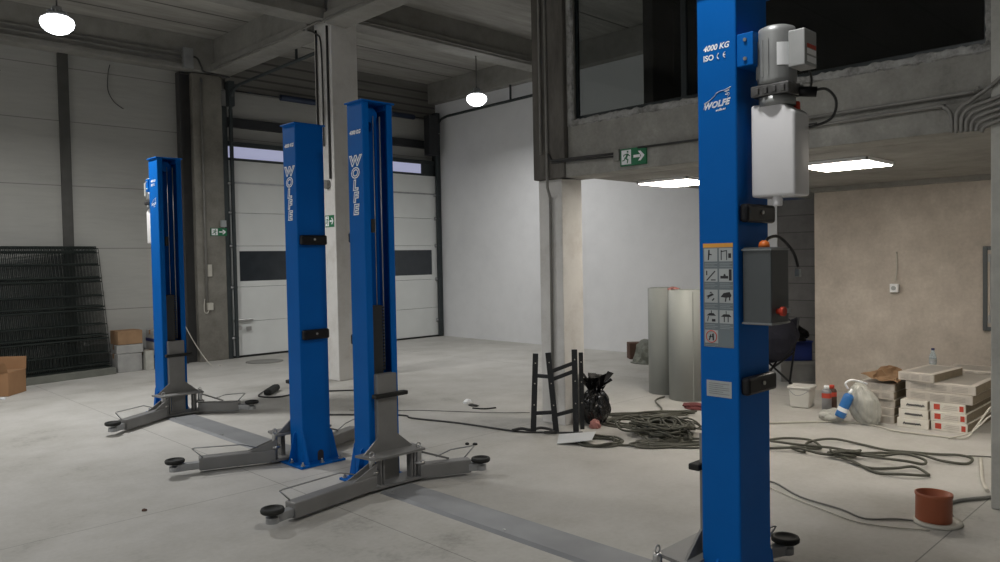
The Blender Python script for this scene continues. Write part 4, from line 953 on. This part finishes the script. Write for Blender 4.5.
# ------------------------------------------------------------------ rolls and heap by the white wall
def roll(x, y, r, h, label):
    t = thing('membrane_roll', label, 'roll', (x, y, 0), 'upright grey rolls')
    bm = NB(); lathe(bm, [(r, 0), (r, h), (r-.025, h), (r-.03, h-.05), (0, h-.05)], 48, T3(x, y, 0)); obj('roll_body', bm, M['roll'], t)
    bm = NB(); pts = []
    for k in range(70):
        a = k*.42; rr_ = (r-.008)*(1-k/95); pts.append((x+rr_*math.cos(a), y+rr_*math.sin(a), h-.004+(.004 if k < 60 else 0)))
    tube(bm, pts, .006, 5); obj('rolled_edge', bm, M['roll'], t)
    bm = NB(); a = math.radians(232); d = V((math.cos(a), math.sin(a), 0)); p = V((x, y, 0))+d*(r+.002)
    bar(bm, p+UZ*.01, p+UZ*(h-.01), .012, .004, up=d); obj('loose_edge', bm, M['roll'], t)
    return t
roll(7.53, 4.71, .20, 1.23, 'tall grey roll standing in front, next to the nearest blue post')
roll(7.72, 5.13, .19, 1.24, 'tall grey roll standing behind the other, farther from the blue post')
crumple('torn_wrapper', (7.60, 4.92, 1.215), (.06, .06, .03), M['pink'], 'torn pale wrapping between the tops of the grey rolls', 'wrapper', 12)
bm = NB(); box(bm, -.14, .14, -.10, .10, 0, .26, .012, T3(10.02, 7.18, 0, 0, 0, -.7))
for z in (.09, .17): box(bm, -.141, .141, -.101, .101, z, z+.004, 0, T3(10.02, 7.18, 0, 0, 0, -.7))
tag(obj('brown_block', bm, M['brick']), 'brown brick-like block at the foot of the white wall', 'block')
t = thing('folded_sheet', 'crumpled grey green sheet heaped behind the grey rolls', 'sheet', (9.80, 6.75, 0))
bm = NB(); bmesh.ops.create_icosphere(bm, subdivisions=4, radius=1)
rr = random.Random(14); ph = [(V((rr.uniform(-1, 1), rr.uniform(-1, 1), rr.uniform(-1, 1)))*rr.uniform(3, 8), rr.uniform(0, 6)) for _ in range(9)]
for v in bm.verts:
    n = sum(abs(math.sin(v.co.dot(p)+q)) for p, q in ph)/9-.6
    v.co = V((v.co.x*.22*(1+n), v.co.y*.30*(1+n), max(0, v.co.z*.36*(1+n*.8)))); v.co += V((9.80, 6.72, 0))
obj('sheet_body', bm, M['bag_gr'], t)
bm = NB(); tube(bm, [(9.55, 6.95, .012), (9.5, 6.8, .012), (9.55, 6.6, .012), (9.75, 6.45, .012)], .02, 6, smooth=4, flat=.5); obj('sheet_edge', bm, M['bag_gr'], t)

# ------------------------------------------------------------------ stacked flooring packs
def pack(y0, y1, z, h, x0, x1, style, label, grp='stacked flooring packs', rz=0.0):
    xc, yc = (x0+x1)/2, (y0+y1)/2
    t = thing('flooring_pack', label, 'flooring pack', (xc, yc, z), grp)
    Mx = T3(xc, yc, z, 0, 0, rz); w, d = (x1-x0)/2, (y1-y0)/2
    bm = NB(); box(bm, -w, w, -d, d, 0.001, h-.001, .004, Mx); obj('pack_body', bm, M['pack_w'] if style in ('red', 'script') else M['pack'], t)
    bm = NB(); box(bm, -w+.06, w-.06, -d+.05, d-.05, h-.0012, h+.0004, 0, Mx); obj('shrink_film', bm, M['pack_top'], t)
    bm = NB(); box(bm, -w+.02, w-.02, -d-.0015, -d, .006, h-.006, 0, Mx); obj('pack_side', bm, M['pack_end'], t)
    xf = -w-.0012
    if style == 'red':
        bm = NB()
        for a, b in ((d-.035, d-.085), (-d+.045, -d+.012)): box(bm, xf-.0006, xf, min(a, b), max(a, b), h*.22, h*.8, 0, Mx)
        obj('red_logo', bm, M['print_red'], t, 'red printed squares')
        bm = NB()
        for j in range(3): box(bm, xf-.0006, xf, -d+.06, d-.10-.01*j, h*(.3+.17*j), h*(.36+.17*j), 0, Mx)
        obj('fine_print', bm, M['pack'], t)
    elif style == 'script':
        bm = NB(); pts = []
        rr = random.Random(int(z*1000))
        for j in range(15): pts.append(Mx @ V((xf-.0004, d-.055-j*.0105, h*(.45+(.16 if j % 2 else -.10)*rr.uniform(.5, 1)))))
        tube(bm, pts, .0045, 5, smooth=3); obj('script_mark', bm, M['ink'], t, 'black script mark')
    else:
        bm = NB()
        for j in range(4):
            for q in range(3): box(bm, xf-.0006, xf, d*(.85-q*.6)-d*.45, d*(.85-q*.6), h*(.25+.15*j), h*(.29+.15*j), 0, Mx)
        obj('fine_print', bm, M['pack_top'], t)
rows = ['lowest', 'second', 'third']
hh = .085
for k in range(3):
    pack(2.235+.008*k, 2.50-.012*k, k*hh, hh, 7.56+.01*k, 8.75, 'script', rows[k]+' row flooring pack with black script mark, left half of the stack')
    pack(1.935+.010*k, 2.225+.008*k, k*hh, hh, 7.60+.01*k, 8.80, 'red', rows[k]+' row flooring pack with red squares, right half of the stack')
pack(1.90, 2.44, 3*hh, hh, 7.62, 8.82, 'plain', 'wide flooring pack lying directly on the packs with red squares')
pack(1.88, 2.45, 4*hh, hh, 7.64, 8.84, 'plain', 'wide flooring pack just below the small top one')
pack(2.17, 2.48, 5*hh, .078, 7.62, 8.28, 'plain', 'small flooring pack topmost on the stack, set back to the left', rz=-.10)
pack(1.90, 2.36, 5*hh, .03, 8.42, 8.86, 'plain', 'thin pack lying at the rear on top of the stack')
for k in range(5):
    pack(2.545+.004*(k % 2), 2.86+.003*k, k*.075, .075, 7.62+.008*(k % 3), 8.5, 'plain', ['lowest', 'second', 'third', 'fourth', 'topmost'][k]+' pack of the short stack behind the translucent bag', 'short stack of flooring packs')
# torn cardboard on the short stack
bm = NB(); rr = random.Random(8); nx, ny = 10, 10; G = []
for i in range(nx):
    G.append([bm.verts.new((7.60+.75*i/(nx-1), 2.52+.32*j/(ny-1)+.02*rr.uniform(-1, 1), .385+.025*abs(math.sin(j*.9+i*.3))+rr.uniform(0, .012)+(.035 if j > 6 else 0))) for j in range(ny)])
fs = []
for i in range(nx-1):
    for j in range(ny-1): fs.append(bm.faces.new((G[i][j], G[i+1][j], G[i+1][j+1], G[i][j+1])))
r_ = bmesh.ops.extrude_face_region(bm, geom=fs); bmesh.ops.translate(bm, vec=(0, 0, .006), verts=[v for v in r_['geom'] if isinstance(v, bmesh.types.BMVert)])
tag(obj('cardboard_sheet', bm, M['card_b']), 'torn brown cardboard lying on the short stack of packs', 'cardboard')
# water bottle
t = thing('water_bottle', 'clear water bottle standing on top of the flooring packs', 'bottle', (8.40, 2.42, 5*hh))
zb = 5*hh+.003; Bx, By = 8.42, 2.445
bm = NB(); lathe(bm, [(.001, zb), (.03, zb), (.034, zb+.008), (.034, zb+.05), (.031, zb+.06), (.034, zb+.07), (.034, zb+.125), (.031, zb+.135), (.03, zb+.15), (.014, zb+.19), (.013, zb+.205)], 20, T3(Bx, By, 0)); obj('bottle_body', bm, M['bottle'], t)
bm = NB(); lathe(bm, [(.016, zb+.203), (.016, zb+.22), (0, zb+.221)], 14, T3(Bx, By, 0)); obj('bottle_cap', bm, M['strap_b'], t, 'dark blue cap')
bm = NB(); lathe(bm, [(.0348, zb+.075), (.0348, zb+.12)], 20, T3(Bx, By, 0), caps=False); obj('bottle_label', bm, M['label'], t)
# translucent bag with blue can
t = thing('plastic_bag', 'translucent plastic rubbish bag leaning on the short stack of packs', 'bag', (7.46, 2.75, 0))
bm = NB(); bmesh.ops.create_icosphere(bm, subdivisions=5, radius=1)
rr = random.Random(31); ph = [(V((rr.uniform(-1, 1), rr.uniform(-1, 1), rr.uniform(-.4, .4)))*rr.uniform(3, 10), rr.uniform(0, 6)) for _ in range(12)]
for v in bm.verts:
    z = v.co.z; n = sum(abs(math.sin(v.co.dot(p)+q)) for p, q in ph)/12-.6
    w = 1.0 if z < .3 else 1.0-.45*(z-.3)
    v.co = V((v.co.x*.11*w*(1+.5*n), v.co.y*.145*w*(1+.6*n), max(z, -.9)*.205*(1+.2*n)+.184)); v.co += V((7.46, 2.72, 0)); v.co.y += .22*v.co.z
obj('bag_body', bm, M['bag_cl'], t)
bm = NB(); tube(bm, [(7.40, 2.88, .33), (7.39, 2.90, .38), (7.42, 2.86, .41), (7.48, 2.80, .395), (7.50, 2.74, .375)], .022, 7, smooth=4, flat=.45); obj('bag_rim', bm, M['white'], t)
t = thing('foam_can', 'blue spray foam can tilted against the translucent bag', 'can', (7.32, 3.03, .08))
Mx = Matrix.Translation((7.33, 3.075, .075)) @ Matrix.Rotation(math.radians(-14), 4, V((.7, .7, 0))) @ Matrix.Rotation(math.radians(8), 4, 'Y')
Mx = Matrix.Translation((7.27, 2.91, .075)) @ V((.05, -.095, .26)).to_track_quat('Z', 'Y').to_matrix().to_4x4()
bm = NB(); lathe(bm, [(.02, 0), (.045, .003), (.047, .02), (.047, .215), (.035, .235), (.02, .24)], 24, Mx); obj('can_body', bm, M['foamcan'], t)
bm = NB(); lathe(bm, [(.018, .24), (.018, .262), (.012, .268), (.012, .29)], 14, Mx); obj('can_nozzle', bm, M['white'], t)
bm = NB(); lathe(bm, [(.0475, .06), (.0475, .10)], 24, Mx, caps=False); obj('can_label', bm, M['white'], t)
crumple('white_bag', (7.38, 3.02, 0), (.08, .10, .07), M['bag_cl'], 'small crumpled white plastic bag under the blue can', 'bag', 41, zs=.7, sub=4, amp=.5)
for k, (x, y, h, lab) in enumerate(((7.68, 3.20, .27, 'grey spray can with red band, in front of the bucket side'), (7.86, 3.22, .25, 'darker spray can standing behind the red banded one'))):
    t = thing('spray_can', lab, 'can', (x, y, 0), 'spray cans by the plaster wall')
    bm = NB(); lathe(bm, [(.04, 0), (.046, .004), (.046, h-.04), (.036, h-.02), (.02, h-.012)], 22, T3(x, y, 0)); obj('can_body', bm, M['can_grey'] if k == 0 else M['brick'], t)
    bm = NB(); lathe(bm, [(.0465, h*.62), (.0465, h*.80)], 22, T3(x, y, 0), caps=False); obj('can_band', bm, M['print_red'], t, 'red band')
    bm = NB(); lathe(bm, [(.025, h-.018), (.025, h+.015), (.02, h+.02), (0, h+.02)], 14, T3(x, y, 0)); obj('can_cap', bm, M['white'] if k == 0 else M['red'], t)
# bucket
t = thing('plastic_bucket', 'white squarish plastic bucket with lid beside the nearest post', 'bucket', (7.83, 3.50, 0))
Mx = T3(7.90, 3.55, 0, 0, 0, .12)
bm = NB(); v0 = [(-.095, -.095), (.095, -.095), (.095, .095), (-.095, .095)]
prism(bm, [Mx @ V((a, b, 0.0)) for a, b in v0], (0, 0, .205))
for v in bm.verts:
    if v.co.z > .1: c = V((7.90, 3.55, v.co.z)); v.co = c+(v.co-c)*1.16
bmesh.ops.bevel(bm, geom=[e for e in bm.edges], offset=.018, segments=3, affect='EDGES', profile=.5); obj('bucket_body', bm, M['bucket'], t)
bm = NB(); box(bm, -.12, .12, -.12, .12, .20, .228, .01, Mx); obj('bucket_lid', bm, M['bucket'], t)
bm = NB(); tube(bm, [Mx @ V(p) for p in ((-.118, .10, .19), (-.135, .03, .14), (-.135, -.04, .15), (-.118, -.10, .19))], .004, 6, smooth=4); obj('bucket_handle', bm, M['galv'], t)

# ------------------------------------------------------------------ dark gear behind the nearest post
t = thing('folding_chair', 'folding chair with dark cloth seat behind the nearest blue post', 'chair', (8.9, 4.35, 0))
def C3(u, v, z): # u across the picture (to the right), v away from the camera
    return V((8.85, 4.32, 0))+V((.716, -.698, 0))*u+V((.698, .716, 0))*v+UZ*z
for a, b in (((-.24, -.15, 0), (.20, .18, .46)), ((.22, -.15, 0), (-.20, .18, .46)), ((-.24, .2, 0), (.2, -.12, .44)), ((.26, .2, 0), (.24, -.16, .86)), ((-.28, .2, 0), (-.26, -.16, .86))):
    bm = NB(); tube(bm, [C3(*a), C3(*b)], .013, 8); obj('leg', bm, M['darkin'], t)
bm = NB(); nx = 9
G = [[bm.verts.new(C3(-.27+.5*i/(nx-1), -.14+.32*j/5, .86-.52*(j/5)**.7-.06*math.sin(math.pi*i/(nx-1)))) for i in range(nx)] for j in range(6)]
fs = [bm.faces.new((G[j][i], G[j][i+1], G[j+1][i+1], G[j+1][i])) for j in range(5) for i in range(nx-1)]
r_ = bmesh.ops.extrude_face_region(bm, geom=fs); bmesh.ops.translate(bm, vec=(-.012, -.012, -.01), verts=[v for v in r_['geom'] if isinstance(v, bmesh.types.BMVert)])
obj('cloth_seat', bm, M['navy_cloth'], t)
t = thing('dark_jacket', 'dark jacket heaped over the folding chair', 'jacket', (8.8, 4.4, .5))
bm = NB(); bmesh.ops.create_icosphere(bm, subdivisions=4, radius=1)
rr = random.Random(51); ph = [(V((rr.uniform(-1, 1), rr.uniform(-1, 1), rr.uniform(-1, 1)))*rr.uniform(3, 7), rr.uniform(0, 6)) for _ in range(8)]
for v in bm.verts:
    n = sum(abs(math.sin(v.co.dot(p)+q)) for p, q in ph)/8-.6; z = v.co.z
    w = 1-.28*max(0, -z); v.co = C3(-.06+v.co.x*.27*w*(1+.4*n), -.22+v.co.y*.14*w*(1+.4*n), .63+z*.27*(1+.2*n))
obj('jacket_body', bm, M['navy_cloth'], t)
t = thing('blue_crate', 'blue plastic crate on a pale box at the block wall', 'crate', tuple(C3(.42, .5, .2)))
Mx = Matrix.Translation(C3(.44, .55, 0)) @ Matrix.Rotation(math.radians(-44), 4, 'Z')
bm = NB(); box(bm, -.19, .19, -.14, .14, .26, .285, 0, Mx)
for a in ((-.19, .19, -.14, -.125), (-.19, .19, .125, .14), (-.19, -.175, -.14, .14), (.175, .19, -.14, .14)): box(bm, *a, .26, .50, .003, Mx)
obj('crate_body', bm, M['blue_crate'], t)
bm = NB(); box(bm, -.20, .20, -.15, .15, .49, .51, .003, Mx); box(bm, -.185, .185, -.135, .135, .488, .512, 0, Mx); obj('crate_rim', bm, M['blue_crate'], t)
bm = NB(); box(bm, -.22, .22, -.17, .17, 0, .255, .006, Mx); box(bm, -.225, .225, -.175, .175, .20, .235, .003, Mx); tag(obj('pale_box', bm, M['skirt_grey']), 'pale grey box under the blue crate', 'box')
crumple('cable_bundle', tuple(C3(.40, .50, .515)), (.16, .16, .10), M['bag_bk'], 'black cable bundle heaped on the blue crate', 'cable bundle', 61, zs=.6, sub=4, amp=.7)

# ------------------------------------------------------------------ world and view
w = bpy.data.worlds.new('world'); SC.world = w; w.use_nodes = True
w.node_tree.nodes['Background'].inputs[0].default_value = (.05, .06, .09, 1); w.node_tree.nodes['Background'].inputs[1].default_value = .3
SC.view_settings.view_transform = 'Standard'; SC.view_settings.look = 'None'; SC.view_settings.gamma = 1
SC.view_settings.use_curve_mapping = False
SC.view_settings.exposure = 0.0
SC.cycles.use_denoising = True
SC.cycles.max_bounces = 8; SC.cycles.diffuse_bounces = 5; SC.cycles.sample_clamp_indirect = 6
